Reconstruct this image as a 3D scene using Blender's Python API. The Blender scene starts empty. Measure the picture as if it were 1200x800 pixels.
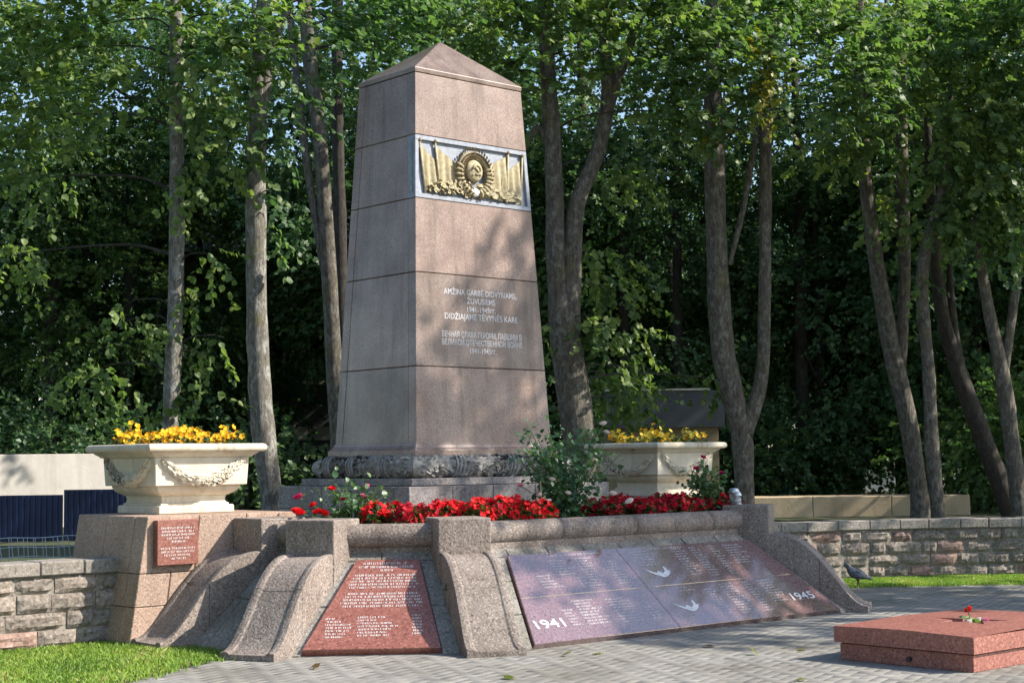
import bpy, bmesh, math, random
import numpy as np
from mathutils import Vector, Matrix

SC = bpy.context.scene
COL = SC.collection
R = math.radians

# ------------------------------------------------------------------ camera
CAM = np.array([-11.265, -13.833, 1.60])
YAW, PITCH, ROLL, FPX = R(41.663), R(4.2966), R(-0.7309), 1855.8
_fw = np.array([math.sin(YAW)*math.cos(PITCH), math.cos(YAW)*math.cos(PITCH), math.sin(PITCH)])
_rt = np.array([math.cos(YAW), -math.sin(YAW), 0.0])
_up = np.cross(_rt, _fw)
RT = _rt*math.cos(ROLL) + _up*math.sin(ROLL)
UP = -_rt*math.sin(ROLL) + _up*math.cos(ROLL)
FW = _fw
cd = bpy.data.cameras.new('camera'); cam = bpy.data.objects.new('camera', cd); COL.objects.link(cam)
cd.sensor_width = 36.0; cd.lens = FPX/1200*36.0; cd.clip_start = 0.1; cd.clip_end = 2000
M = Matrix([[RT[0], UP[0], -FW[0], CAM[0]], [RT[1], UP[1], -FW[1], CAM[1]], [RT[2], UP[2], -FW[2], CAM[2]], [0, 0, 0, 1]])
cam.matrix_world = M
SC.camera = cam

# ------------------------------------------------------------------ sky, sun, exposure
SUN_AZ, SUN_EL = R(42), R(38)          # azimuth from the monument's front (-Y) towards +X
SV = Vector((math.sin(SUN_AZ)*math.cos(SUN_EL), -math.cos(SUN_AZ)*math.cos(SUN_EL), math.sin(SUN_EL)))
w = bpy.data.worlds.new('World'); SC.world = w; w.use_nodes = True
nt = w.node_tree
sky = nt.nodes.new('ShaderNodeTexSky'); sky.sky_type = 'NISHITA'; sky.sun_disc = False
sky.sun_elevation = SUN_EL; sky.sun_rotation = math.atan2(SV.x, SV.y)
sky.air_density = 1.0; sky.dust_density = 1.0; sky.ozone_density = 1.5
bg = nt.nodes['Background']; bg.inputs[1].default_value = 0.15
nt.links.new(sky.outputs[0], bg.inputs[0])
ld = bpy.data.lights.new('sun', 'SUN'); ld.energy = 5.0; ld.angle = R(0.53); ld.color = (1.0, 0.92, 0.81)
sun = bpy.data.objects.new('sun', ld); COL.objects.link(sun)
sun.rotation_euler = SV.to_track_quat('Z', 'Y').to_euler(); sun.location = SV*60
SC.view_settings.view_transform = 'Standard'; SC.view_settings.look = 'None'
SC.view_settings.gamma = 1.0; SC.view_settings.exposure = 0.75; SC.view_settings.use_curve_mapping = False
SC.cycles.use_denoising = True
SC.cycles.max_bounces = 8; SC.cycles.diffuse_bounces = 3; SC.cycles.glossy_bounces = 3
SC.cycles.transmission_bounces = 6; SC.cycles.transparent_max_bounces = 8
SC.cycles.sample_clamp_indirect = 6.0

# ------------------------------------------------------------------ helpers
def at(px, py, D):
    """world point at a distance D along the view axis, seen at photo pixel (px, py)"""
    return CAM + (FW + RT*(px-600)/FPX - UP*(py-400)/FPX)*D

def tag(o, label=None, cat=None, group=None, kind=None):
    if label: o['label'] = label
    if cat: o['category'] = cat
    if group: o['group'] = group
    if kind: o['kind'] = kind
    return o

def empty(name, loc, label, cat, group=None, rz=0.0):
    o = bpy.data.objects.new(name, None); COL.objects.link(o)
    o.location = loc; o.rotation_euler = (0, 0, rz); o.empty_display_size = .2
    return tag(o, label, cat, group)

def link(name, me, mat=None, parent=None, loc=None, rz=0.0):
    o = bpy.data.objects.new(name, me); COL.objects.link(o)
    if mat is not None and not me.materials: me.materials.append(mat)
    if parent: o.parent = parent
    if loc is not None: o.location = loc
    if rz: o.rotation_euler = (0, 0, rz)
    return o

def copy_tree(o, parent=None):
    c = o.copy(); COL.objects.link(c); c.parent = parent
    for ch in o.children: copy_tree(ch, c)
    return c

def np_mesh(name, V, F, smooth=False, attr=None):
    """V (n,3); F (m,3|4) int; attr: dict of per-face float"""
    V = np.asarray(V, np.float32); F = np.asarray(F, np.int32)
    me = bpy.data.meshes.new(name); k = F.shape[1]
    me.vertices.add(len(V)); me.vertices.foreach_set('co', V.ravel())
    me.loops.add(F.size); me.loops.foreach_set('vertex_index', F.ravel())
    me.polygons.add(len(F))
    me.polygons.foreach_set('loop_start', np.arange(0, F.size, k, dtype=np.int32))
    try: me.polygons.foreach_set('loop_total', np.full(len(F), k, np.int32))
    except Exception: pass
    me.update(calc_edges=True)
    if smooth: me.polygons.foreach_set('use_smooth', np.ones(len(F), bool))
    for a, vals in (attr or {}).items():
        at_ = me.attributes.new(a, 'FLOAT', 'FACE'); at_.data.foreach_set('value', np.asarray(vals, np.float32))
    me.validate(); return me

class MB:
    def __init__(s): s.v = []; s.f = []
    def add(s, vs, fs):
        n = len(s.v); s.v += [tuple(map(float, v)) for v in vs]; s.f += [tuple(i+n for i in f) for f in fs]; return s
    def hexa(s, b, t):      # b,t: 4 corner points each, counter-clockwise seen from above
        return s.add(list(b)+list(t), [(3,2,1,0),(4,5,6,7),(0,1,5,4),(1,2,6,5),(2,3,7,6),(3,0,4,7)])
    def box(s, x0, x1, y0, y1, z0, z1):
        return s.hexa([(x0,y0,z0),(x1,y0,z0),(x1,y1,z0),(x0,y1,z0)], [(x0,y0,z1),(x1,y0,z1),(x1,y1,z1),(x0,y1,z1)])
    def loft(s, rings, cap=True, closed=True):
        n = len(rings[0]); base = len(s.v)
        for r in rings: s.v += [tuple(map(float, p)) for p in r]
        for i in range(len(rings)-1):
            for j in range(n if closed else n-1):
                a = base+i*n+j; b = base+i*n+(j+1) % n
                s.f.append((a, b, b+n, a+n))
        if cap:
            s.f.append(tuple(base+j for j in reversed(range(n))))
            s.f.append(tuple(base+(len(rings)-1)*n+j for j in range(n)))
        return s
    def tube(s, pts, rad, n=8, cap=True, jit=0.0, rng=None):
        pts = [Vector(p) for p in pts]; rings = []; pa = None
        for i, p in enumerate(pts):
            d = (pts[min(i+1, len(pts)-1)]-pts[max(i-1, 0)]).normalized()
            ref = pa if pa is not None else (Vector((1, 0, 0)) if abs(d.x) < .8 else Vector((0, 1, 0)))
            a = (ref - d*ref.dot(d)).normalized(); pa = a; b = d.cross(a)
            r = rad[i] if hasattr(rad, '__len__') else rad
            ring = []
            for k in range(n):
                t = 2*math.pi*k/n; q = r*(1+(rng.uniform(-jit, jit) if rng else 0))
                ring.append(p+a*math.cos(t)*q+b*math.sin(t)*q)
            rings.append(ring)
        return s.loft(rings, cap)
    def mesh(s, name, bevel=0.0, seg=1, smooth=False):
        me = bpy.data.meshes.new(name); me.from_pydata(s.v, [], s.f)
        if bevel > 0:
            bm = bmesh.new(); bm.from_mesh(me); bm.normal_update()
            es = [e for e in bm.edges if len(e.link_faces) == 2 and e.calc_face_angle(0) > .35]
            bmesh.ops.bevel(bm, geom=es, offset=bevel, segments=seg, affect='EDGES', profile=.5)
            bm.to_mesh(me); bm.free()
        if smooth:
            for p in me.polygons: p.use_smooth = True
        me.update(); return me
    def build(s, name, mat, parent=None, bevel=0.0, seg=1, smooth=False, loc=None, rz=0.0):
        return link(name, s.mesh(name, bevel, seg, smooth), mat, parent, loc, rz)

def smooth_path(pts, n):
    """Catmull-Rom through rows of numbers"""
    P = [np.array(p, float) for p in pts]; P = [2*P[0]-P[1]]+P+[2*P[-1]-P[-2]]
    out = []
    for i in range(1, len(P)-2):
        for k in range(n):
            t = k/n; a, b, c, d = P[i-1], P[i], P[i+1], P[i+2]
            out.append(.5*((2*b)+(c-a)*t+(2*a-5*b+4*c-d)*t*t+(3*b-a-3*c+d)*t**3))
    out.append(P[-2]); return out

# ------------------------------------------------------------------ materials
def nodes(name):
    m = bpy.data.materials.new(name); m.use_nodes = True
    t = m.node_tree; b = t.nodes['Principled BSDF']; return m, t, b
def N(t, ty, **kw):
    n = t.nodes.new(ty)
    for k, v in kw.items():
        if k in n.inputs.keys() if hasattr(n.inputs, 'keys') else False: n.inputs[k].default_value = v
        else: setattr(n, k, v)
    return n
def noise(t, vec, scale, detail=3, rough=.55):
    n = t.nodes.new('ShaderNodeTexNoise'); n.inputs['Scale'].default_value = scale
    n.inputs['Detail'].default_value = detail; n.inputs['Roughness'].default_value = rough
    t.links.new(vec, n.inputs['Vector']); return n.outputs['Fac']
def ramp(t, fac, stops):
    r = t.nodes.new('ShaderNodeValToRGB'); e = r.color_ramp.elements
    while len(e) < len(stops): e.new(.5)
    for k, (p, c) in enumerate(stops):
        e[k].position = p; e[k].color = (*c, 1) if len(c) == 3 else c
    t.links.new(fac, r.inputs[0]); return r.outputs[0]
def mix(t, fac, a, b, mode='MIX'):
    m = t.nodes.new('ShaderNodeMix'); m.data_type = 'RGBA'; m.blend_type = mode
    for sock, val in ((m.inputs[0], fac), (m.inputs[6], a), (m.inputs[7], b)):
        if isinstance(val, (int, float)): sock.default_value = val
        elif isinstance(val, tuple): sock.default_value = (*val, 1)
        else: t.links.new(val, sock)
    return m.outputs[2]
def coords(t, sx=1, sy=1, sz=1, kind='Object'):
    c = t.nodes.new('ShaderNodeTexCoord')
    if sx == sy == sz == 1: return c.outputs[kind]
    mp = t.nodes.new('ShaderNodeMapping'); mp.inputs['Scale'].default_value = (sx, sy, sz)
    t.links.new(c.outputs[kind], mp.inputs[0]); return mp.outputs[0]
def wpos(t, sx=1, sy=1, sz=1):
    c = t.nodes.new('ShaderNodeNewGeometry')
    mp = t.nodes.new('ShaderNodeMapping'); mp.inputs['Scale'].default_value = (sx, sy, sz)
    t.links.new(c.outputs['Position'], mp.inputs[0]); return mp.outputs[0]
def bump(t, b, h, strength, dist=.01):
    n = t.nodes.new('ShaderNodeBump'); n.inputs['Strength'].default_value = strength; n.inputs['Distance'].default_value = dist
    t.links.new(h, n.inputs['Height']); t.links.new(n.outputs[0], b.inputs['Normal'])

def granite(name, light, mid, dark, rough=.6, grain=70, stain=(.5, .5, .5), stain_amt=.35, bump_s=.35, streak=0.3, coat=0.0, island=.0):
    light, mid, dark = (tuple(.85*c for c in q) for q in (light, mid, dark))
    m, t, b = nodes(name); p = wpos(t)
    v = t.nodes.new('ShaderNodeTexVoronoi'); v.inputs['Scale'].default_value = grain; t.links.new(p, v.inputs['Vector'])
    sep = t.nodes.new('ShaderNodeSeparateColor'); t.links.new(v.outputs['Color'], sep.inputs[0])
    n1 = noise(t, p, grain*.55, 2)
    f = t.nodes.new('ShaderNodeMath'); f.operation = 'MULTIPLY_ADD'; f.inputs[1].default_value = .45
    t.links.new(sep.outputs[0], f.inputs[0])
    g = t.nodes.new('ShaderNodeMath'); g.operation = 'MULTIPLY'; g.inputs[1].default_value = .62; t.links.new(n1, g.inputs[0])
    t.links.new(g.outputs[0], f.inputs[2])
    c = ramp(t, f.outputs[0], [(.22, dark), (.45, mid), (.62, mid), (.8, light)])
    big = noise(t, p, 1.7, 5, .6)
    c = mix(t, ramp(t, big, [(.38, (0, 0, 0)), (.68, (stain_amt,)*3)]), c, stain, 'MULTIPLY')
    if streak > 0:
        st = noise(t, wpos(t, 7, 7, .55), 1.0, 4, .6)
        c = mix(t, ramp(t, st, [(.5, (0, 0, 0)), (.72, (streak,)*3)]), c, (.42, .38, .33), 'MULTIPLY')
    oi = t.nodes.new('ShaderNodeObjectInfo')
    if island > 0:
        c2 = ramp(t, oi.outputs['Random'], [(0, (1-island,)*3), (1, (1+island*.6, 1+island*.3, 1+island*.2))])
        c = mix(t, 1.0, c, c2, 'MULTIPLY')
    t.links.new(c, b.inputs['Base Color'])
    rr = t.nodes.new('ShaderNodeMapRange'); rr.inputs[3].default_value = max(.05, rough-.1); rr.inputs[4].default_value = min(1, rough+.15)
    t.links.new(big, rr.inputs[0]); t.links.new(rr.outputs[0], b.inputs['Roughness'])
    if bump_s > 0: bump(t, b, n1, bump_s, .012)
    if coat: b.inputs['Coat Weight'].default_value = coat; b.inputs['Coat Roughness'].default_value = .06 if coat > .9 else .25; b.inputs['Coat IOR'].default_value = 2.1 if coat > .9 else 1.6
    return m

def plain(name, col, rough=.6, var=.15, scale=12, metal=0.0, bump_s=0.0, spec=None):
    m, t, b = nodes(name); p = coords(t)
    n1 = noise(t, p, scale, 4)
    lo = tuple(c*(1-var) for c in col); hi = tuple(min(1, c*(1+var)) for c in col)
    t.links.new(ramp(t, n1, [(.3, lo), (.7, hi)]), b.inputs['Base Color'])
    b.inputs['Roughness'].default_value = rough; b.inputs['Metallic'].default_value = metal
    if bump_s: bump(t, b, n1, bump_s, .01)
    return m

def leafmat(name, dark, mid, light, trans=.35, rough=.42):
    m, t, b = nodes(name)
    a = t.nodes.new('ShaderNodeAttribute'); a.attribute_name = 'tint'
    oi = t.nodes.new('ShaderNodeObjectInfo')
    c = ramp(t, a.outputs['Fac'], [(0, dark), (.55, mid), (1, light)])
    c = mix(t, 1.0, c, ramp(t, oi.outputs['Random'], [(0, (.75, .85, .9)), (1, (1.15, 1.05, .85))]), 'MULTIPLY')
    t.links.new(c, b.inputs['Base Color']); b.inputs['Roughness'].default_value = rough
    b.inputs['Specular IOR Level'].default_value = .4
    tr = t.nodes.new('ShaderNodeBsdfTranslucent')
    t.links.new(mix(t, 1.0, c, (1.35, 1.6, .7), 'MULTIPLY'), tr.inputs['Color'])
    ms = t.nodes.new('ShaderNodeMixShader'); ms.inputs[0].default_value = trans
    t.links.new(b.outputs[0], ms.inputs[1]); t.links.new(tr.outputs[0], ms.inputs[2])
    t.links.new(ms.outputs[0], t.nodes['Material Output'].inputs[0]); return m

MAT = {}
MAT['ob'] = granite('pink grey granite', (.47, .375, .325), (.335, .243, .20), (.14, .102, .086), .40, 105, (.52, .44, .41), .9, .10, .75, .3, .20)
MAT['plinth'] = granite('grey granite steps', (.44, .41, .40), (.28, .255, .25), (.10, .095, .095), .6, 62, (.5, .5, .52), .5, .2, .4, 0, .1)
MAT['terrace'] = granite('brown bush hammered granite', (.52, .455, .40), (.315, .262, .225), (.10, .082, .072), .8, 85, (.55, .52, .5), .7, .6, .45, 0, .10)
MAT['pedestal'] = granite('ochre pink granite blocks', (.66, .52, .42), (.50, .36, .275), (.22, .155, .12), .75, 85, (.6, .55, .5), .5, .5, .3, 0, .14)
MAT['apron'] = granite('grey apron granite', (.48, .45, .41), (.31, .29, .26), (.13, .12, .11), .85, 62, (.5, .52, .45), .7, .6, .2, 0, .12)
MAT['slab'] = granite('polished red granite', (.36, .24, .24), (.245, .145, .145), (.08, .05, .05), .12, 90, (.75, .7, .7), .3, .0, .0, 1.0, .0)
MAT['slab2'] = granite('honed red granite', (.44, .20, .155), (.31, .115, .085), (.12, .045, .035), .4, 75, (.75, .7, .7), .3, .0, .0, .1, .0)
MAT['block'] = granite('red brown granite block', (.52, .24, .18), (.36, .135, .10), (.15, .055, .045), .5, 70, (.7, .65, .65), .4, .1, .12, 0, .0)
MAT['stone'] = granite('rough field stone', (.46, .415, .36), (.30, .26, .22), (.13, .11, .095), .9, 40, (.55, .52, .5), .7, .9, .0, 0, .18)
MAT['stonered'] = granite('rough reddish stone', (.50, .37, .32), (.36, .245, .205), (.16, .11, .09), .9, 34, (.6, .55, .5), .5, .9, .0, 0, .2)
MAT['coping'] = granite('grey coping stone', (.44, .41, .37), (.32, .295, .26), (.16, .145, .13), .85, 50, (.6, .58, .55), .6, .5, .0, 0, .15)
MAT['mortar'] = plain('mortar', (.26, .235, .20), .95, .35, 14, 0, .5)
MAT['darkmortar'] = plain('dark joint', (.06, .055, .05), .95, .3, 20)
MAT['soil'] = plain('soil', (.035, .026, .02), 1, .4, 20, 0, .6)
MAT['white'] = plain('white paint', (.80, .80, .78), .6, .08, 30)
MAT['grey_letter'] = plain('worn white paint letters', (.60, .60, .62), .7, .25, 45)
MAT['iron'] = plain('grey blue cast panel', (.27, .295, .34), .55, .2, 18, .0, .2)
MAT['soot'] = plain('sooty metal', (.03, .025, .025), .6, .4, 20)

def mat_gold():
    m, t, b = nodes('faded gold paint'); p = coords(t)
    n1 = noise(t, p, 22, 5); geo = t.nodes.new('ShaderNodeNewGeometry')
    c = ramp(t, n1, [(.3, (.31, .255, .145)), (.55, (.43, .37, .22)), (.75, (.50, .455, .34))])
    pt = ramp(t, geo.outputs['Pointiness'], [(.44, (.45, .38, .30)), (.52, (1, 1, 1))])  # recess shade put into the colour: creases tinted darker so folds read
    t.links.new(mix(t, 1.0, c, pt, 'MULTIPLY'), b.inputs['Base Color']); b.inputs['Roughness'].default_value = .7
    b.inputs['Metallic'].default_value = .0; bump(t, b, n1, .3, .01); return m
MAT['gold'] = mat_gold()
def mat_bronze():
    m, t, b = nodes('grey patinated laurel'); p = coords(t)
    n1 = noise(t, p, 14, 5); c = ramp(t, n1, [(.3, (.15, .145, .13)), (.6, (.29, .275, .25)), (.8, (.38, .36, .33))])
    t.links.new(c, b.inputs['Base Color']); b.inputs['Roughness'].default_value = .5; bump(t, b, noise(t, p, 60, 3), .5, .01); return m
MAT['laurel'] = mat_bronze()
def mat_planter(name, dirty):
    m, t, b = nodes(name); p = coords(t)
    n1 = noise(t, p, 6, 6, .65); st = noise(t, coords(t, 9, 9, .8), 1, 5, .65)
    c = ramp(t, n1, [(.3, (.57, .49, .37)), (.6, (.66, .60, .48)), (.8, (.70, .655, .555))])
    c = mix(t, ramp(t, st, [(.5, (0, 0, 0)), (.75, (dirty,)*3)]), c, (.46, .38, .27), 'MULTIPLY')
    t.links.new(c, b.inputs['Base Color']); b.inputs['Roughness'].default_value = .75; bump(t, b, noise(t, p, 40, 4), .15, .008); return m
MAT['planter'] = mat_planter('cream cast stone', .45)
MAT['planter_rim'] = mat_planter('weathered cream cast stone', .9)
def mat_bark(name, a, bcol, lichen, amt):
    m, t, b = nodes(name); p = coords(t, 8, 8, 2.2); q = coords(t)
    n1 = noise(t, p, 3.0, 7, .75); c = ramp(t, n1, [(.34, a), (.56, bcol), (.78, tuple(min(1, x*1.5) for x in bcol))])
    l = noise(t, coords(t, 1, 1, .6), 13, 6, .8); c = mix(t, ramp(t, l, [(.50, (0, 0, 0)), (.60, (amt,)*3)]), c, lichen)
    l2 = noise(t, q, 2.1, 4, .6); c = mix(t, ramp(t, l2, [(.58, (0, 0, 0)), (.7, (amt*.7,)*3)]), c, (.16, .145, .035))
    t.links.new(c, b.inputs['Base Color']); b.inputs['Roughness'].default_value = .95; bump(t, b, n1, 1.0, .03); return m
MAT['bark_grey'] = mat_bark('grey linden bark', (.075, .068, .058), (.23, .215, .185), (.44, .44, .41), .85)
MAT['bark_brown'] = mat_bark('brown maple bark', (.042, .036, .029), (.125, .108, .086), (.27, .265, .22), .65)
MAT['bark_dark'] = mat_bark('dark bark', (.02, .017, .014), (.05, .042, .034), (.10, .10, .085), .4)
MAT['leaf_linden'] = leafmat('linden leaves', (.072, .130, .050), (.135, .215, .078), (.27, .345, .13), .45, .46)
MAT['leaf_maple'] = leafmat('maple leaves', (.072, .125, .048), (.138, .212, .074), (.29, .345, .115), .45, .46)
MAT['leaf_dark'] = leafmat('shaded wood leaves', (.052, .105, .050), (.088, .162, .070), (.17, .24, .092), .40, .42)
MAT['leaf_yellow'] = leafmat('yellowing maple leaves', (.08, .12, .02), (.17, .19, .03), (.27, .24, .03), .4)
MAT['leaf_rose'] = leafmat('rose leaves', (.05, .11, .05), (.09, .18, .085), (.18, .27, .13), .25)
MAT['leaf_bed'] = leafmat('begonia leaves', (.03, .06, .02), (.06, .10, .03), (.16, .17, .05), .2)
def petal(name, dark, light):
    return leafmat(name, dark, tuple((a+b)/2 for a, b in zip(dark, light)), light, .15, .6)
def petalmat(name, dark, light, tr=.25):
    m, t, b = nodes(name)
    a = t.nodes.new('ShaderNodeAttribute'); a.attribute_name = 'tint'
    c = ramp(t, a.outputs['Fac'], [(0, dark), (1, light)])
    t.links.new(c, b.inputs['Base Color']); b.inputs['Roughness'].default_value = .6; b.inputs['Specular IOR Level'].default_value = .2
    tl = t.nodes.new('ShaderNodeBsdfTranslucent'); t.links.new(c, tl.inputs['Color'])
    ms = t.nodes.new('ShaderNodeMixShader'); ms.inputs[0].default_value = tr
    t.links.new(b.outputs[0], ms.inputs[1]); t.links.new(tl.outputs[0], ms.inputs[2])
    t.links.new(ms.outputs[0], t.nodes['Material Output'].inputs[0]); return m
MAT['red'] = petalmat('bright red petals', (.50, .006, .012), (.85, .02, .025))
MAT['crimson'] = petalmat('crimson petals', (.30, .004, .016), (.62, .012, .03))
MAT['pink'] = petalmat('pink petals', (.60, .08, .22), (.80, .28, .42))
MAT['magenta'] = petalmat('magenta petals', (.50, .02, .12), (.75, .06, .22))
MAT['cream_petal'] = petalmat('white rose petals', (.70, .62, .58), (.86, .82, .80))
MAT['yellow'] = petalmat('yellow pansy petals', (.75, .33, .01), (.85, .58, .03))
MAT['paleyellow'] = petalmat('lemon pansy petals', (.68, .52, .05), (.85, .74, .16))
MAT['stem'] = plain('green stems', (.06, .11, .03), .7, .3, 20)

# ------------------------------------------------------------------ foliage meshes
def leaf_arrays(rng, P, D, Nn, size, shape='diamond', tint=None):
    """P base points, D direction, Nn leaf normal (unit), size (n,) -> V,F,tint"""
    D = D/np.linalg.norm(D, axis=1, keepdims=True)
    Wd = np.cross(Nn, D); Wd /= np.linalg.norm(Wd, axis=1, keepdims=True)+1e-9
    Nn = np.cross(D, Wd)
    s = size[:, None]; n = len(P)
    if shape == 'diamond':
        prof = [(0, 0, 0), (.45, .42, .12), (1, 0, -.05), (.45, -.42, .12)]; F0 = [(0, 1, 2), (0, 2, 3)]
    elif shape == 'round':
        prof = [(0, 0, 0), (.25, .42, .08), (.62, .40, .06), (1, 0, -.12), (.62, -.40, .06), (.25, -.42, .08)]
        F0 = [(0, 1, 2), (0, 2, 3), (0, 3, 4), (0, 4, 5)]
    elif shape == 'maple':
        prof = [(0, 0, 0), (.22, .50, .02), (.48, .24, .06), (.70, .52, -.02), (1, 0, -.10), (.70, -.52, -.02), (.48, -.24, .06), (.22, -.50, .02)]
        F0 = [(0, 1, 2), (2, 3, 4), (0, 2, 4), (0, 4, 6), (4, 5, 6), (0, 6, 7)]
    else:                     # petal: cupped
        prof = [(0, 0, 0), (.6, .5, .22), (1, .2, .42), (1, -.2, .42), (.6, -.5, .22)]; F0 = [(0, 1, 2), (0, 2, 3), (0, 3, 4)]
    k = len(prof); V = np.empty((n, k, 3), np.float32)
    for i, (a, b, c) in enumerate(prof): V[:, i] = P+D*s*a+Wd*s*b+Nn*s*c
    F = (np.array(F0)[None]+(np.arange(n)*k)[:, None, None]).reshape(-1, 3)
    if tint is None: tint = rng.random(n)
    return V.reshape(-1, 3), F, np.repeat(tint, len(F0))

def sprays(rng, C, out, per=14, length=.55, size=.11, shape='diamond', droop=.25):
    """leafy twigs at centres C pointing along out; leaves sit left and right of each twig, mostly facing up"""
    n = len(C); out = out/(np.linalg.norm(out, axis=1, keepdims=True)+1e-9)
    tw = out+rng.normal(0, .35, (n, 3)); tw[:, 2] -= droop*rng.random(n); tw /= np.linalg.norm(tw, axis=1, keepdims=True)
    side = np.cross(tw, np.array([0, 0, 1.0])+rng.normal(0, .25, (n, 3))); side /= np.linalg.norm(side, axis=1, keepdims=True)+1e-9
    nrm = np.cross(side, tw); nrm *= np.sign(nrm[:, 2:3]+1e-6)
    t = rng.random((n, per)); L = length*(.6+.8*rng.random(n))
    sg = np.where(rng.random((n, per)) < .5, -1, 1)
    P = C[:, None]+tw[:, None]*(t*L[:, None])[..., None]
    P[..., 2] -= .25*(t*L[:, None])**2*droop*2
    D = tw[:, None]*.6+side[:, None]*sg[..., None]*(.5+.6*rng.random((n, per)))[..., None]+rng.normal(0, .3, (n, per, 3))
    D[..., 2] -= .2
    Nn = nrm[:, None]*.5+np.array([.30, -.62, .45])*.75+rng.normal(0, .40, (n, per, 3))
    base = rng.random(n)[:, None]*.6+.4*rng.random((n, per))
    sz = size*(.65+.7*rng.random((n, per)))
    return leaf_arrays(rng, P.reshape(-1, 3), D.reshape(-1, 3), Nn.reshape(-1, 3), sz.ravel(), shape, base.ravel())

def merge(parts):
    V = []; F = []; T = []; o = 0
    for v, f, t in parts: V.append(v); F.append(f+o); T.append(t); o += len(v)
    return np.concatenate(V), np.concatenate(F), np.concatenate(T)

def clump_sprays(rng, centers, radii, n_each, axis, **kw):
    """clumps of twigs; axis = point the twigs grow away from"""
    Cs = []; Os = []
    for c, r in zip(centers, radii):
        n = max(3, int(n_each*(r**2)))
        u = rng.normal(0, 1, (n, 3)); u /= np.linalg.norm(u, axis=1, keepdims=True)
        rad = r*rng.random(n)**.5
        q = u*rad[:, None]*np.array([1, 1, .6]); Cs.append(np.asarray(c)+q)
        o = np.asarray(c)-axis; o = o/(np.linalg.norm(o)+1e-6); Os.append(u*.8+o)
    return sprays(rng, np.concatenate(Cs), np.concatenate(Os), **kw)

def crown_mesh(name, seed, rad, n_clumps, n_each, size=.13, shape='diamond', per=14, lo=-.95):
    """an ellipsoid crown made of clumps, around the local origin"""
    rng = np.random.default_rng(seed); cs = []; rs = []
    while len(cs) < n_clumps:
        u = rng.normal(0, 1, 3); u /= np.linalg.norm(u)
        if u[2] < lo: continue
        k = rng.uniform(.45, 1.0)**.7
        cs.append(u*k*np.array(rad)); rs.append(rng.uniform(.55, 1.15))
    V, F, T = clump_sprays(rng, cs, rs, n_each, np.zeros(3), per=per, size=size, shape=shape)
    return np_mesh(name, V, F, attr={'tint': T})

def limb_set(mb, rng, base, top, n, spread, r0):
    for k in range(n):
        t = rng.uniform(.1, .9); p = Vector(base).lerp(Vector(top), t)
        a = rng.uniform(0, 6.28); L = spread*rng.uniform(.6, 1.0)
        q = p+Vector((math.cos(a)*L*.5, math.sin(a)*L*.5, L*.35)); e = p+Vector((math.cos(a)*L, math.sin(a)*L, L*.55))
        mb.tube([p, q, e], [r0*.5, r0*.33, r0*.1], 5)

# ================================================================== THE SETTING
from math import sin, cos, pi
# walls follow an arc on both sides of the monument (front face line, right side; the left mirrors it)
ARC = smooth_path([(4.30, -.83), (4.9, -.95), (5.66, -1.15), (6.47, -1.52), (7.25, -2.03), (7.95, -2.62), (8.7, -3.5), (9.3, -4.6), (9.7, -5.8)], 6)
LWALL = [(4.2, -.50), (5.0, -.505), (6.0, -.53), (7.5, -.60), (9.5, -.75)]
GRASS_L = [(-3.6, -.45), (-4.1, -2.45), (-4.35, -2.42), (-4.9, -2.68), (-5.54, -3.08), (-6.5, -3.95), (-8, -5.8), (-9.4, -4.6), (-9.4, -.72), (-7.5, -.58), (-6.0, -.50), (-4.2, -.47)]
GRASS_R = [(4.2, -1.0), (4.1, -1.80), (4.83, -2.02), (5.7, -2.62), (6.55, -3.30), (7.4, -4.2), (8.2, -5.4), (9.3, -5.6), (9.25, -4.6), (8.65, -3.45), (7.9, -2.6), (6.47, -1.5), (5.2, -1.0)]
def inside(poly, x, y):
    x = np.asarray(x); y = np.asarray(y); c = np.zeros(x.shape, bool); n = len(poly)
    for i in range(n):
        x0, y0 = poly[i]; x1, y1 = poly[(i+1) % n]
        k = ((y0 > y) != (y1 > y)) & (x < (x1-x0)*(y-y0)/(y1-y0+1e-12)+x0); c ^= k
    return c

def mat_paver():
    m, t, b = nodes('concrete pavers'); p = wpos(t)
    a = t.nodes.new('ShaderNodeAttribute'); a.attribute_name = 'tint'
    c = ramp(t, a.outputs['Fac'], [(0, (.25, .24, .22)), (.5, (.285, .275, .25)), (1, (.32, .305, .275))])
    c = mix(t, ramp(t, noise(t, p, 1.1, 5, .6), [(.4, (0, 0, 0)), (.7, (.85, .85, .85))]), c, (.58, .56, .50), 'MULTIPLY')
    c = mix(t, ramp(t, noise(t, p, 90, 2), [(.35, (.4, .4, .4)), (.65, (0, 0, 0))]), c, (.55, .55, .55), 'MULTIPLY')
    t.links.new(c, b.inputs['Base Color']); b.inputs['Roughness'].default_value = .8; bump(t, b, noise(t, p, 120, 3), .5, .006); return m
MAT['paver'] = mat_paver()
MAT['sand'] = plain('joint sand', (.20, .185, .16), .95, .3, 8)
def mat_earth():
    m, t, b = nodes('leafy ground'); p = wpos(t)
    c = ramp(t, noise(t, p, .7, 6, .65), [(.35, (.05, .042, .03)), (.5, (.07, .075, .03)), (.65, (.045, .07, .022))])
    t.links.new(c, b.inputs['Base Color']); b.inputs['Roughness'].default_value = 1; bump(t, b, noise(t, p, 14, 5), .7, .05); return m
MAT['earth'] = mat_earth()
# ground sheet to the horizon
tag(MB().add([(-900, -900, -.05), (900, -900, -.05), (900, 900, -.05), (-900, 900, -.05)], [(0, 1, 2, 3)]).build('ground', MAT['earth']), kind='structure')
plaza = tag(MB().add([(-26, -26, -.003), (9.6, -26, -.003), (9.6, .5, -.003), (-26, .5, -.003)], [(0, 1, 2, 3)]).build('paved_plaza', MAT['sand']), kind='structure')
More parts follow.
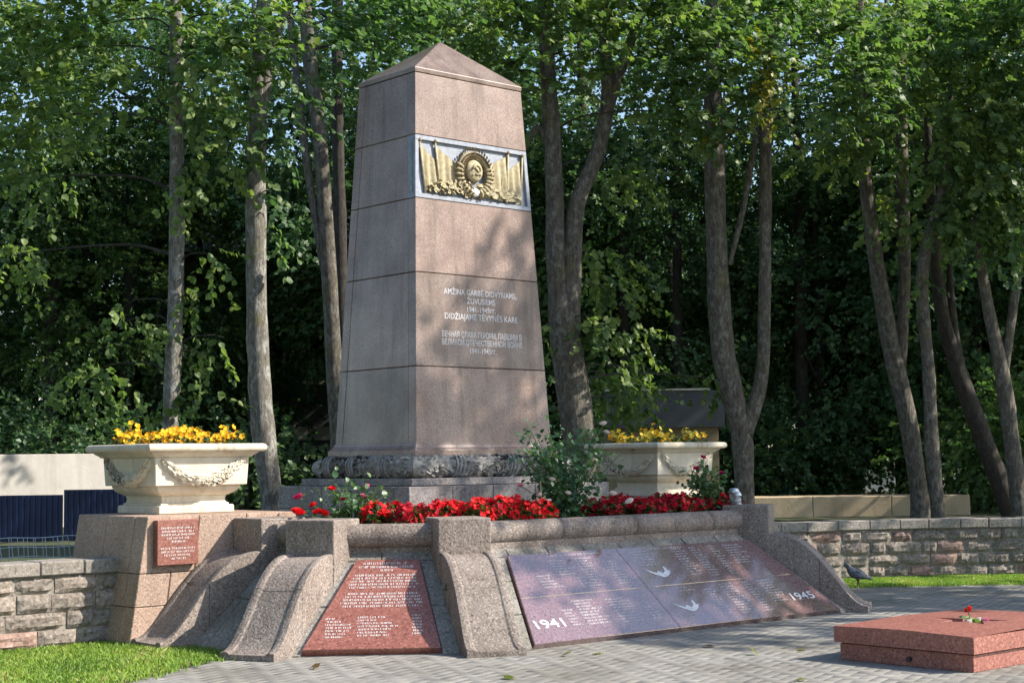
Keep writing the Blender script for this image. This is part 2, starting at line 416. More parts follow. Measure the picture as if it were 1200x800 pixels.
# herringbone pavers 200 x 100 mm over the part of the plaza in view
def pavers():
    rng = np.random.default_rng(3); a, b = .20, .10; L = []
    for i in range(-120, 140):
        for j in range(-120, 120):          # 90 degree herringbone on a 0.1 m grid
            k = (i-j) % 4
            if k == 0: L.append((i*.1, j*.1, i*.1+a, j*.1+b))
            elif k == 3: L.append((i*.1, j*.1, i*.1+b, j*.1+a))
    L = np.array(L); cx = (L[:, 0]+L[:, 2])/2; cy = (L[:, 1]+L[:, 3])/2
    # rotate the pattern 20 degrees and keep what lies on the plaza in front of the memorial
    th = R(20); X = cx*cos(th)-cy*sin(th)-1.5; Y = cx*sin(th)+cy*cos(th)-4.5
    keep = (X > -9) & (X < 9.3) & (Y > -9.3) & (Y < -.7) & ~inside(GRASS_L, X, Y) & ~inside(GRASS_R, X, Y)
    keep &= ~((np.abs(X) < 3.4) & (Y > -3.0))
    L = L[keep]; n = len(L); g = .0015; bv = .001
    z = rng.normal(0, .0004, n); tx = rng.normal(0, .0025, n); ty = rng.normal(0, .0025, n)
    V = np.empty((n, 8, 3), np.float32)
    for q, (ix, iy) in enumerate(((0, 1), (2, 1), (2, 3), (0, 3))):
        sx = 1 if ix == 0 else -1; sy = 1 if iy == 1 else -1
        for lvl, (o, zz) in enumerate(((g, -.0008), (g+bv, 0.0))):
            x = L[:, ix]+sx*o; y = L[:, iy]+sy*o
            dx = x-(L[:, 0]+L[:, 2])/2; dy = y-(L[:, 1]+L[:, 3])/2
            V[:, q+4*lvl, 0] = x*cos(th)-y*sin(th)-1.5; V[:, q+4*lvl, 1] = x*sin(th)+y*cos(th)-4.5
            V[:, q+4*lvl, 2] = zz+(z+tx*dx+ty*dy if lvl else 0)
    F0 = np.array([(4, 5, 6, 7), (0, 1, 5, 4), (1, 2, 6, 5), (2, 3, 7, 6), (3, 0, 4, 7)])
    F = (F0[None]+(np.arange(n)*8)[:, None, None]).reshape(-1, 4)
    t = np.clip(rng.normal(.5, .16, n), 0, 1)
    me = np_mesh('pavers', V.reshape(-1, 3), F, attr={'tint': np.repeat(t, 5)})
    o = link('pavers', me, MAT['paver'], plaza); o['kind'] = 'stuff'
pavers()

# raised terrain behind the walls
def terrain():
    Rr = [(p[0]+.0, p[1]+.32) for p in ARC]; Ll = [(-x, y+.30) for x, y in reversed(LWALL)]
    poly = [(-200, -6), (-40, -2.5)]+Ll+[(-3.9, -.2), (3.9, -.2)]+Rr+[(14, -10), (40, -40), (200, -60), (200, 300), (-200, 300)]
    mb = MB(); n = len(poly)
    v = [(x, y, -.04) for x, y in poly]+[(x, y, .62) for x, y in poly]
    mb.add(v, [tuple(range(n, 2*n))]+[(i, (i+1) % n, n+(i+1) % n, n+i) for i in range(n)])
    bm = bmesh.new(); me = mb.mesh('raised_terrain'); bm.from_mesh(me)
    bmesh.ops.triangulate(bm, faces=[f for f in bm.faces if len(f.verts) > 4]); bm.to_mesh(me); bm.free()
    tag(link('raised_terrain', me, MAT['earth']), kind='structure')
terrain()

# grass
def mat_grass():
    m, t, b = nodes('grass blades'); a = t.nodes.new('ShaderNodeAttribute'); a.attribute_name = 'tint'
    c = ramp(t, a.outputs['Fac'], [(0, (.12, .21, .04)), (.55, (.24, .37, .06)), (.85, (.33, .44, .09)), (.95, (.42, .42, .15)), (1, (.46, .38, .18))])
    t.links.new(c, b.inputs['Base Color']); b.inputs['Roughness'].default_value = .55
    tr = t.nodes.new('ShaderNodeBsdfTranslucent'); t.links.new(mix(t, 1., c, (1.3, 1.5, .5), 'MULTIPLY'), tr.inputs[0])
    ms = t.nodes.new('ShaderNodeMixShader'); ms.inputs[0].default_value = .35
    t.links.new(b.outputs[0], ms.inputs[1]); t.links.new(tr.outputs[0], ms.inputs[2]); t.links.new(ms.outputs[0], t.nodes['Material Output'].inputs[0]); return m
MAT['grass'] = mat_grass()
def grass(poly, n, seed, label, hmax):
    rng = np.random.default_rng(seed); P = np.array(poly)
    x = rng.uniform(P[:, 0].min(), P[:, 0].max(), n*3); y = rng.uniform(P[:, 1].min(), P[:, 1].max(), n*3)
    k = inside(poly, x+rng.normal(0, .05, n*3), y+rng.normal(0, .05, n*3)+.04*np.sin(x*7)); x = x[k][:n]; y = y[k][:n]; n = len(x)
    patch = .6+.4*np.sin(x*3.1+y*1.7)*np.sin(y*2.3-x*1.1)
    h = hmax*(.45+.55*rng.random(n))*(.7+.3*patch); a = rng.uniform(0, 2*pi, n); wd = .004+.003*rng.random(n); ln = rng.normal(0, .45, (n, 2))*h[:, None]
    V = np.empty((n, 4, 3), np.float32)
    V[:, 0] = np.c_[x-np.cos(a)*wd, y-np.sin(a)*wd, np.full(n, -.02)]; V[:, 1] = np.c_[x+np.cos(a)*wd, y+np.sin(a)*wd, np.full(n, -.02)]
    V[:, 2] = np.c_[x+ln[:, 0]*.4+np.cos(a)*wd*.8, y+ln[:, 1]*.4+np.sin(a)*wd*.8, h*.6]
    V[:, 3] = np.c_[x+ln[:, 0], y+ln[:, 1], h]
    F = (np.array([(0, 1, 2), (0, 2, 3)])[None]+(np.arange(n)*4)[:, None, None]).reshape(-1, 3)
    t = np.clip(rng.normal(.5, .24, n)+.3*(patch-.6)+.15*np.sin(x*5.3-y*4.1), 0, 1)
    o = link('grass', np_mesh('grass', V.reshape(-1, 3), F, attr={'tint': np.repeat(t, 2)}), MAT['grass'])
    tag(o, label, 'grass', kind='stuff')
    s = MB(); m_ = len(poly); s.add([(px, py, -.0012) for px, py in poly], [tuple(range(m_))]); s.build('grass_soil', MAT['soil'], o)
    return o
grass(GRASS_L, 60000, 5, 'bright sunlit lawn below the stone wall and plaque pedestal', .055)
grass(GRASS_R, 50000, 6, 'narrow lawn strip along the foot of the long stone wall', .05)

# ------------------------------------------------------------------ rough stone walls
def stone_variant(seed):
    rng = random.Random(seed); nx, nz = 6, 4; v = []; f = []
    for k in range(nz+1):
        for i in range(nx+1):
            ex = min(i, nx-i)/1.0; ez = min(k, nz-k)/1.0; e = min(1, min(ex, ez)/1.2)
            v.append((-.5+i/nx+rng.uniform(-.03, .03)*(0 < i < nx)+(.012*rng.uniform(-1, 1)), -(.016+.030*rng.random())*e+.006*rng.random(), k/nz+rng.uniform(-.02, .02)))
    for k in range(nz):
        for i in range(nx):
            a = k*(nx+1)+i; f.append((a, a+1, a+nx+2)); f.append((a, a+nx+2, a+nx+1))
    n = len(v); v += [(-.5, .2, 0), (.5, .2, 0), (.5, .2, 1), (-.5, .2, 1)]
    bl, br, tr, tl = 0, nx, nz*(nx+1)+nx, nz*(nx+1)
    f += [tuple(range(bl, br+1))[::-1]+(n, n+1)] + [(br,)+tuple(br+(nx+1)*k for k in range(1, nz+1))+(n+2, n+1)][0:1] + [tuple(range(tl, tr+1))+(n+2, n+3)] + [tuple((nx+1)*k for k in range(nz+1))[::-1]+(n, n+3)]
    me = bpy.data.meshes.new('stone'); me.from_pydata(v, [], f); me.update(); return me
SV_G = [stone_variant(100+i) for i in range(9)]; SV_R = [stone_variant(200+i) for i in range(4)]
for me in SV_G: me.materials.append(MAT['stone'])
for me in SV_R: me.materials.append(MAT['stonered'])
def stone_wall(path, side, label, seed, length, cstones):
    rng = random.Random(seed)
    P = [Vector((side*p[0], p[1], 0)) for p in path]
    cum = [0]
    for a, b in zip(P, P[1:]): cum.append(cum[-1]+(b-a).length)
    def pt(s):
        s = max(0, min(cum[-1]-1e-4, s))
        for i in range(len(P)-1):
            if cum[i+1] >= s:
                t = (s-cum[i])/(cum[i+1]-cum[i]); d = (P[i+1]-P[i]).normalized(); return P[i].lerp(P[i+1], t), d
    wall = empty('stone_wall', P[0], label, 'wall')
    def front(d):  # outward normal towards -y
        n = Vector((-d.y, d.x, 0)); return n if n.y < 0 else -n
    # mortar core
    mb = MB(); rings = []
    s = 0
    while s <= length:
        p, d = pt(s); n = front(d); a = p-n*.005-P[0]; b = p-n*.32-P[0]
        rings.append([(a.x, a.y, -.05), (b.x, b.y, -.05), (b.x, b.y, .64), (a.x, a.y, .64)]); s += .15
    mb.loft(rings).build('mortar_core', MAT['mortar'], wall)
    zs = [(.0, .155), (.155, .31), (.31, .475), (.475, .63)]
    for ci, (z0, z1) in enumerate(zs):
        s = rng.uniform(-.2, 0)
        while s < length:
            wd = rng.choice([.2, .26, .3, .34, .4, .46])*cstones
            c, d = pt(s+wd/2); n = front(d)
            if s+wd > .02 and c is not None:
                red = rng.random() < .09
                o = bpy.data.objects.new('stone', rng.choice(SV_R if red else SV_G)); COL.objects.link(o); o.parent = wall
                dz0 = rng.uniform(-.005, .005)
                o.location = c-P[0]+n*rng.uniform(-.004, .012)+Vector((0, 0, z0+.004+dz0))
                ang = math.atan2(-n.x, n.y)+pi
                o.rotation_euler = (0, 0, math.atan2(n.x, -n.y)); o.scale = (wd-.008, 1, z1-z0-.008)
            s += wd
    s = 0
    while s < length-.05:
        wd = rng.uniform(.38, .5); a, d = pt(s+.004); b, _ = pt(s+wd-.004); n = front(d)
        a = a-P[0]; b = b-P[0]; j = rng.uniform(-.004, .004)
        q = [a+n*.05, b+n*.05, b-n*.33, a-n*.33]
        if (q[1]-q[0]).cross(q[2]-q[1]).z < 0: q = [q[1], q[0], q[3], q[2]]
        MB().hexa([(v.x, v.y, .635+j) for v in q], [(v.x, v.y, .76+j) for v in q]).build('coping_stone', MAT['coping'], wall, bevel=.012)
        s += wd
stone_wall(ARC, 1, 'long curved rough stone wall with grey coping behind the pigeon', 11, 6.6, 1.1)
stone_wall(LWALL, -1, 'sunlit rough stone wall with grey coping beside the plaque pedestal', 12, 3.4, 1.25)

# ================================================================== TERRACE
NC = (-.61, -.79)
def corners(z):
    k = 1.189*z; yf = -3.79+k; xs = -4.03+k; c = 4.456-k
    return Vector((xs, (c-NC[0]*xs)/NC[1], z)), Vector(((c-NC[1]*yf)/NC[0], yf, z))
terr = empty('flower_terrace', (0, -2, 0), 'stepped granite flower terrace with round coping, corner posts and scrolled buttresses', 'terrace')
TO = Vector((0, -2, 0))
def tv(v): return (v[0]-TO[0], v[1]-TO[1], v[2]-TO[2])
def plate(name, mat, parent, c4, nrm, thick, bevel=.006, org=TO):
    n = Vector(nrm).normalized(); b = [Vector(c)-n*.05-org for c in c4]; t = [Vector(c)+n*thick-org for c in c4]
    return MB().hexa(b, t).build(name, mat, parent, bevel=bevel)
C2b, C3b = corners(0); C2t, C3t = corners(.80)
mx = lambda v: Vector((-v.x, v.y, v.z))
BK = -.85
# mortar shell under the plates
sh = MB()
ring_b = [Vector((C2b.x, BK, -.03)), C2b-Vector((0, 0, .03)), C3b-Vector((0, 0, .03)), mx(C3b)-Vector((0, 0, .03)), Vector((2.62, -2.2, -.03)), Vector((2.7, BK, -.03))]
ring_t = [Vector((C2t.x, BK, .8)), C2t, C3t, mx(C3t), Vector((2.5, -2.2, .8)), Vector((2.6, BK, .8))]
sh.loft([[tv(v) for v in ring_b], [tv(v) for v in ring_t]])
sh.build('apron_bed', MAT['mortar'], terr)
# plates: facets described by centre, edge direction, outward slope normal
def facet(bl, br, tl, tr):
    e = (br-bl).normalized(); up = ((tl+tr)/2-(bl+br)/2); n = e.cross(up).normalized()
    def f(u, z):   # u: 0..1 along the edge at height z
        t = z/.80; a = bl.lerp(tl, t); b = br.lerp(tr, t); return a.lerp(b, u)
    return f, n
F_front = facet(C3b, mx(C3b), C3t, mx(C3t)); F_ch = facet(C2b, C3b, C2t, C3t)
F_chr = facet(mx(C3b), mx(C2b), mx(C3t), mx(C2t))
F_sd = facet(Vector((C2b.x, BK, 0)), C2b, Vector((C2t.x, BK, .8)), C2t)
def uz(f, x, z):     # plate corner from an absolute position along the facet: f front uses x
    a = f(0, z); b = f(1, z); return (x-a.x)/(b.x-a.x)
rng = random.Random(4)
g = .006
def strip(F, z0, z1, us, th=.012):
    for a, b in zip(us, us[1:]):
        f, n = F; e = g/2/2
        plate('apron_plate', MAT['apron'], terr, [f(a+.002, z0), f(b-.002, z0), f(b-.002, z1), f(a+.002, z1)], n, th+rng.uniform(-.003, .004))
strip(F_front, .725, .80, [0, .11, .23, .34, .46, .57, .68, .80, .9, 1.0])
f, n = F_front
for (sgn) in (-1, 1):
    for z0, z1 in ((.0, .26), (.265, .52), (.525, .718)):
        def xs_(z): return (2.13-.44*z/.708)+.012
        c = [(sgn*2.6, z0), (sgn*xs_(z0), z0), (sgn*xs_(z1), z1), (sgn*2.3, z1)]
        c = [f(uz(f, x, z), z) for x, z in c]
        if sgn > 0: c = [c[1], c[0], c[3], c[2]]
        plate('apron_plate', MAT['apron'], terr, c, n, .012)
# chamfer facets (left one carries a slab; its free borders are plates)
def chv(F, u, z):    # u in metres from the facet's foot centre along its edge
    f, n = F; a = f(0, z); b = f(1, z); m0 = (f(0, 0)+f(1, 0))/2; e = (b-a).normalized()
    s = (m0-a).dot(e)+u; return a+e*s
for F, flip in ((F_ch, 1),):
    n = F[1]
    q = lambda u, z: chv(F, u*flip, z)
    order = (lambda c: c) if flip > 0 else (lambda c: [c[1], c[0], c[3], c[2]])
    for u0, u1, z0, z1 in ((-.55, -.05, .722, .80), (-.04, .42, .722, .80)):
        plate('apron_plate', MAT['apron'], terr, order([q(u0, z0), q(u1, z0), q(u1, z1), q(u0, z1)]), n, .012)
    for z0, z1 in ((0, .36), (.365, .715)):
        el = lambda z: -.712+.434*z/.708; er = lambda z: .472-.171*z/.708
        plate('apron_plate', MAT['apron'], terr, order([q(el(z0)-.32, z0), q(el(z0), z0), q(el(z1), z1), q(el(z1)-.32, z1)]), n, .012)
        plate('apron_plate', MAT['apron'], terr, order([q(er(z0), z0), q(er(z0)+.35, z0), q(er(z1)+.30, z1), q(er(z1), z1)]), n, .012)
    if flip < 0:
        plate('apron_plate', MAT['apron'], terr, order([q(-.69, 0), q(.46, 0), q(.29, .71), q(-.26, .71)]), n, .012)
f, n = F_sd
for u0, u1 in ((.0, .45), (.46, 1.0)):
    for z0, z1 in ((0, .39), (.395, .8)):
        plate('apron_plate', MAT['apron'], terr, [f(u0, z0), f(u1, z0), f(u1, z1), f(u0, z1)], n, .012)

# bed wall, soil
D2, D3 = corners(.833)
def bedring(ins, z):
    k = ins
    a, b = corners(.833+ins/1.189); a.z = b.z = z
    return [Vector((a.x, BK, z)), a, b, mx(b), Vector((2.5, -2.2, z)), Vector((2.6, BK, z))]
MB().loft([[tv(v) for v in bedring(-.06, .78)], [tv(v) for v in bedring(-.06, .865)]]).build('coping_bed', MAT['terrace'], terr, bevel=.01)
MB().loft([[tv(v) for v in bedring(.10, .85)], [tv(v) for v in bedring(.10, .985)]]).build('soil', MAT['soil'], terr)
# round coping in pieces, posts, scrolled buttresses
P1, P2, P3, P4, P5, P6 = (Vector((-3.08, -1.19, 0)), Vector((-3.08, -2.06, 0)), Vector((-2.13, -2.80, 0)), Vector((1.90, -2.80, 0)), Vector((3.08, -2.06, 0)), Vector((3.08, -1.19, 0)))
def tube_run(a, b, cuts):
    for s, e in zip(cuts, cuts[1:]):
        p = a.lerp(b, s); q = a.lerp(b, e); d = (q-p).normalized()*.002; n = 8
        pts = [tv(Vector((v.x, v.y, .945))) for v in ((p+d), *[p.lerp(q, i/n) for i in range(1, n)], (q-d))]
        rg = random.Random(int(s*100)+7)
        MB().tube(pts, .107, 20, jit=.008, rng=rg).build('coping_roll', MAT['terrace'], terr, smooth=True)
tube_run(Vector((D2.x, -.95, 0)), P2, [0, 1]); tube_run(P2, P3, [0, 1]); tube_run(P3, P4, [0, .3, .55, .83, 1]); tube_run(P4, Vector((2.5, -1.0, 0)), [0, 1])
PROF = [(.10, .80), (.24, .803), (.36, .795), (.48, .765), (.60, .705), (.72, .61), (.84, .485), (.94, .365), (1.03, .255), (1.11, .165), (1.18, .105), (1.25, .072), (1.30, .065)]
def buttress(c, ang, length, hb=.50):
    dirv = Vector((sin(ang), -cos(ang), 0)); sd = Vector((cos(ang), sin(ang), 0)); k = length/1.30
    # post
    m = MB(); h = .244; q = [c+dirv*a*h+sd*b*h for a, b in ((1, -1), (1, 1), (-1, 1), (-1, -1))]
    m.hexa([tv(Vector((v.x, v.y, hb))) for v in q], [tv(Vector((v.x, v.y, 1.10))) for v in q]).build('corner_post', MAT['terrace'], terr, bevel=.014, seg=2)
    wd = .466; cs = [(-.5, -.02), (-.5, 0), (-.42, .006), (-.36, 0), (-.33, -.016), (.33, -.016), (.36, 0), (.42, .006), (.5, 0), (.5, -.02)]
    prof = smooth_path(PROF, 3)
    def seg(r0, r1, name):
        ps = [p for p in prof if r0 < p[0] < r1]; rings = []
        xs_p = [p[0] for p in prof]; zs_p = [p[1] for p in prof]
        if r0 > 0: ps = [np.array([r0, np.interp(r0, xs_p, zs_p)])]+ps
        if r1 < 1.3: ps = ps+[np.array([r1, np.interp(r1, xs_p, zs_p)])]
        for i, (r, z) in enumerate(ps):
            fl = 1+.10*max(0, (r-.75)/.55)**2; o = c+dirv*(r*k)
            top = [o+sd*(a*wd*fl)+Vector((0, 0, z+dz)) for a, dz in cs]
            ring = [o+sd*(-.5*wd*fl)+Vector((0, 0, -.02))]+top+[o+sd*(.5*wd*fl)+Vector((0, 0, -.02))]
            rings.append([tv(v) for v in ring])
        MB().loft(rings).build(name, MAT['terrace'], terr, bevel=.004)
    seg(0, .788, 'buttress_upper_stone'); seg(.791, 1.4, 'buttress_foot_stone')
buttress(P1, R(-90), 1.28); buttress(P2, R(-64), 1.27); buttress(P3, R(-25), 1.24); buttress(P4, R(32), 1.24)

# ------------------------------------------------------------------ pedestals
def pedestal(sg, label, wo=.98, wi=.80, fr=-.90, bk=.44):
    root = empty('granite_pedestal', (sg*3.41, -.04, 0), label, 'pedestal')
    rg = random.Random(21)
    def X(u, z):   # u -1 outer .. 1 inner ; outer side leans in towards the top
        xo = -wo+.18*z/1.14; xi = wi
        return (xo+(xi-xo)*(u+1)/2)*(1 if sg < 0 else -1)
    zc = [0, .335, .63, 1.02, 1.14]
    MB().hexa([(X(-1, 0)*.97, fr+.03, -.03), (X(1, 0)*.97, fr+.03, -.03), (X(1, 0)*.97, bk, -.03), (X(-1, 0)*.97, bk, -.03)] if sg < 0 else [(X(1, 0)*.97, fr+.03, -.03), (X(-1, 0)*.97, fr+.03, -.03), (X(-1, 0)*.97, bk, -.03), (X(1, 0)*.97, bk, -.03)],
              [(X(-1, 1.13)*.97, fr+.03, 1.12), (X(1, 1.13)*.97, fr+.03, 1.12), (X(1, 1.13)*.97, bk, 1.12), (X(-1, 1.13)*.97, bk, 1.12)] if sg < 0 else [(X(1, 1.13)*.97, fr+.03, 1.12), (X(-1, 1.13)*.97, fr+.03, 1.12), (X(-1, 1.13)*.97, bk, 1.12), (X(1, 1.13)*.97, bk, 1.12)]).build('mortar_core', MAT['darkmortar'], root)
    cuts = [[-1, -.30, .25, 1], [-1, -.62, -.05, .5, 1], [-1, -.33, .30, 1], [-1, -.2, .35, 1]]
    for ci in range(3):
        z0, z1 = zc[ci], zc[ci+1]+(.12 if ci == 2 else 0)
        for a, b in zip(cuts[ci], cuts[ci][1:]):
            e = .004; j = rg.uniform(-.003, .003)
            q0 = [(X(a, z0)+e*(-1 if sg > 0 else 1), fr+j, z0+.002), (X(b, z0)-e*(-1 if sg > 0 else 1), fr+j, z0+.002)]
            q1 = [(X(a, z1)+e*(-1 if sg > 0 else 1), fr+j, z1-.003), (X(b, z1)-e*(-1 if sg > 0 else 1), fr+j, z1-.003)]
            if sg > 0: q0 = q0[::-1]; q1 = q1[::-1]
            dpt = .22
            inb = 0.0 if (a > -1) else 0.0
            bq = q0+[(q0[1][0], fr+dpt, q0[1][2]), (q0[0][0], fr+dpt, q0[0][2])]
            tq = q1+[(q1[1][0], fr+dpt, q1[1][2]), (q1[0][0], fr+dpt, q1[0][2])]
            MB().hexa(bq, tq).build('granite_block', MAT['pedestal'], root, bevel=.006)
        # outer flank blocks
        ys = [fr+.225, -.15, bk] if ci != 1 else [fr+.225, -.35, .1, bk]
        for ya, yb in zip(ys, ys[1:]):
            xo0 = X(-1, z0); xo1 = X(-1, z1); s = 1 if sg < 0 else -1
            bq = [(xo0, ya+.004, z0+.002), (xo0+s*.2, ya+.004, z0+.002), (xo0+s*.2, yb-.004, z0+.002), (xo0, yb-.004, z0+.002)]
            tq = [(xo1, ya+.004, z1-.003), (xo1+s*.2, ya+.004, z1-.003), (xo1+s*.2, yb-.004, z1-.003), (xo1, yb-.004, z1-.003)]
            if sg > 0: bq = [bq[1], bq[0], bq[3], bq[2]]; tq = [tq[1], tq[0], tq[3], tq[2]]
            MB().hexa(bq, tq).build('granite_block', MAT['pedestal'], root, bevel=.006)
    x0, x1 = sorted((X(-1, 1.14)+(.205 if sg < 0 else -.205), X(1, 1.14)))
    MB().box(x0, x1, fr+.225, bk, 1.0, 1.137).build('top_slab', MAT['pedestal'], root, bevel=.006)
pedestal(-1, 'sloping granite block pedestal carrying the sunlit planter and small red plaque')
pedestal(1, 'granite block pedestal under the shaded planter behind the red begonias', .72, .56, -.52)

# ------------------------------------------------------------------ lettering helpers
def text_mesh(body, width=None, height=.06, ext=.0015, align='CENTER', shear=0.0, bold=0.0):
    cu = bpy.data.curves.new('lettering', 'FONT'); cu.body = body; cu.align_x = align; cu.size = 1; cu.extrude = 0; cu.offset = bold; cu.shear = shear
    ob = bpy.data.objects.new('lettering', cu); COL.objects.link(ob)
    dg = bpy.context.evaluated_depsgraph_get(); me = bpy.data.meshes.new_from_object(ob.evaluated_get(dg))
    bpy.data.objects.remove(ob); bpy.data.curves.remove(cu)
    n = len(me.vertices); co = np.empty(n*3, np.float32); me.vertices.foreach_get('co', co); co = co.reshape(-1, 3)
    w0 = co[:, 0].max()-co[:, 0].min(); h0 = .70
    cx = (co[:, 0].max()+co[:, 0].min())/2
    co[:, 0] = (co[:, 0]-cx)*((width/w0) if width else height/h0); co[:, 1] *= height/h0
    return me, co
def place_text(name, body, mat, parent, fn, width=None, height=.06, bold=0.0):
    me, co = text_mesh(body, width, height, bold=bold)
    out = np.array([fn(float(a), float(b)) for a, b, _ in co], np.float32)
    me.vertices.foreach_set('co', out.ravel()); me.update(); me.name = name
    me.materials.clear(); return link(name, me, mat, parent)
def scribble(rng, rows, fn, name, mat, parent):
    """rows of unreadably small engraved strokes: rows = (u0, u1, v, height)"""
    mb = MB()
    for u0, u1, v, h in rows:
        u = u0
        while u < u1-.006:
            wl = rng.uniform(.035, .11); e = min(u+wl, u1)
            while u < e-.004:
                cw = rng.uniform(.009, .015); kind = rng.random()
                if kind < .6: mb.add([fn(u, v), fn(u+.0035, v), fn(u+.0035, v+h), fn(u, v+h)], [(0, 1, 2, 3)])
                if kind > .25:
                    hh = rng.choice((0, .4, .8))*h; mb.add([fn(u+.003, v+hh), fn(u+cw*.75, v+hh), fn(u+cw*.75, v+hh+.2*h), fn(u+.003, v+hh+.2*h)], [(0, 1, 2, 3)])
                if kind > .7: mb.add([fn(u+cw*.5, v), fn(u+cw*.5+.003, v), fn(u+cw*.5+.003, v+h), fn(u+cw*.5, v+h)], [(0, 1, 2, 3)])
                u += cw
            u = e+.013
    return mb.build(name, mat, parent)

# ------------------------------------------------------------------ memorial slabs
f, n = F_front; n = n.normalized()
TH = .045
slab = empty('memorial_slab', (0, -3.5, 0), 'large polished granite slab with white name lists and years 1941 and 1945', 'slab'); SO = Vector((0, -3.5, 0))
def fp(x, z): return f(uz(f, x, z), z)
def sx(z): return 2.13-.44*z/.708
pan = [(-1, -.306, .012, .3596), (-.302, 1, .012, .3596), (-1, -.306, .3602, .708), (-.302, 1, .3602, .708)]
for a, b, z0, z1 in pan:
    xa = lambda z: -sx(z) if a == -1 else a
    xb = lambda z: sx(z) if b == 1 else b
    plate('slab_panel', MAT['slab'], slab, [fp(xa(z0), z0), fp(xb(z0), z0), fp(xb(z1), z1), fp(xa(z1), z1)], n, TH, .003, SO)
def fs(x, s, o=.0025):   # s metres up the slope
    z = s*.708/1.0997; p = fp(x, z)+n*(TH+o)-SO; return tuple(p)
rng = random.Random(8)
place_text('engraved_year', '1941', MAT['grey_letter'], slab, lambda a, b: fs(-1.80+a, .185+b), .34, .10, .012)
place_text('engraved_year', '1945', MAT['grey_letter'], slab, lambda a, b: fs(1.72+a, .20+b), .35, .10, .012)
def col(u0, u1, s0, s1, step=.036, h=.017):
    rows = []; s = s1
    while s > s0: rows.append((u0, u0+(u1-u0)*rng.uniform(.6, 1), s, h)); s -= step
    return rows
rows = []
for (u0, u1, s0, s1) in ((-1.28, -.98, .78, .98), (-.95, -.72, .70, .99), (-1.55, -1.3, .62, .80), (-1.1, -.8, .62, .74), (-.62, -.42, .62, .92),
                         (-1.36, -1.05, .14, .46), (-1.55, -1.42, .18, .36), (-.95, -.62, .12, .44), (-.55, -.4, .15, .3),
                         (-.18, .18, .83, 1.02), (.42, .62, .65, 1.03), (.68, .86, .62, 1.03), (.98, 1.12, .60, 1.03), (1.2, 1.5, .75, 1.03),
                         (.05, .3, .43, .50), (.42, .55, .12, .45), (.66, .95, .08, .5), (1.02, 1.16, .1, .5), (1.25, 1.5, .2, .5)):
    rows += col(u0, u1, s0, s1)
rows += [(-1.25, -.55, 1.045, .02), (.1, .6, 1.05, .02)]
scribble(rng, rows, lambda u, v: fs(u, v), 'engraved_names', MAT['grey_letter'], slab)
def bird(u, s, k):
    pts = [(-.19, .10), (-.10, .055), (-.05, .03), (-.02, .06), (.0, .05), (.03, .02), (.08, .05), (.10, .12), (.125, .11), (.13, .05), (.165, .06), (.13, .015), (.10, -.005), (.05, -.03), (.0, -.035), (-.03, -.02), (-.07, .0), (-.12, .03)]
    m = MB(); m.add([fs(u+a*k, s+b*k) for a, b in pts], [tuple(range(len(pts)))]); me = m.mesh('engraved_bird')
    bm = bmesh.new(); bm.from_mesh(me); bmesh.ops.triangulate(bm, faces=bm.faces); bm.to_mesh(me); bm.free(); link('engraved_bird', me, MAT['grey_letter'], slab)
bird(.02, .70, .95); bird(.02, .23, .95)

ch = empty('dedication_slab', (-3.21, -3.16, 0), 'trapezoid red granite slab with white inscription between two scrolled buttresses', 'slab'); CO = Vector((-3.21, -3.16, 0))
nch = F_ch[1].normalized()
plate('slab_panel', MAT['slab2'], ch, [chv(F_ch, -.695, .02), chv(F_ch, .458, .02), chv(F_ch, .288, .706), chv(F_ch, -.262, .706)], nch, .05, .004, CO)
def cf(u, s, o=.0025): return tuple(chv(F_ch, u, s*.708/1.0997)+nch*(.05+o)-CO)
rng = random.Random(9); rows = [(-.20, .20, 1.03, .026), (-.24, .235, .985, .026), (-.05, .06, .945, .024)]
for k in range(5): rows.append((-.27-.02*k+.03*(k == 4), .255+.01*k-.04*(k == 4), .885-.037*k, .021))
for k in range(5): rows.append((-.33-.02*k+.04*(k == 4), .285+.012*k-.05*(k == 4), .66-.037*k, .021))
for k in range(7):
    s = .37-.035*k
    rows += [(-.51, -.51+(.08, .13, .21, .22, .2, .17, .14)[k], s, .018), (-.24, -.24+(.24, .17, .30, .34, .3, .24, .26)[k], s+.012, .018), (.22, .30, s+.025, .018)]
scribble(rng, rows, lambda u, v: cf(u, v), 'engraved_text', MAT['white'], ch)

pq = empty('memorial_plaque', (-3.94, -.98, .70), 'small square red granite plaque with white text on the sloping pedestal', 'plaque')
MB().box(-.21, .21, -.035, .04, 0, .405).build('plaque_plate', MAT['slab2'], pq, bevel=.004)
rng = random.Random(10); rows = []
for k, (a, b) in enumerate(((-.17, .17), (-.17, .165), (-.175, .17), (-.11, .11), (-.07, .07), None or (0, 0), (-.18, .175), (-.17, .17), (-.14, .12), (-.075, .075))):
    if a: rows.append((a, b, .325-.0305*k, .016))
for rr_ in (rows[:5], rows[5:]): scribble(rng, rr_, lambda u, v: (u, -.0365, v), 'engraved_text', MAT['white'], pq)

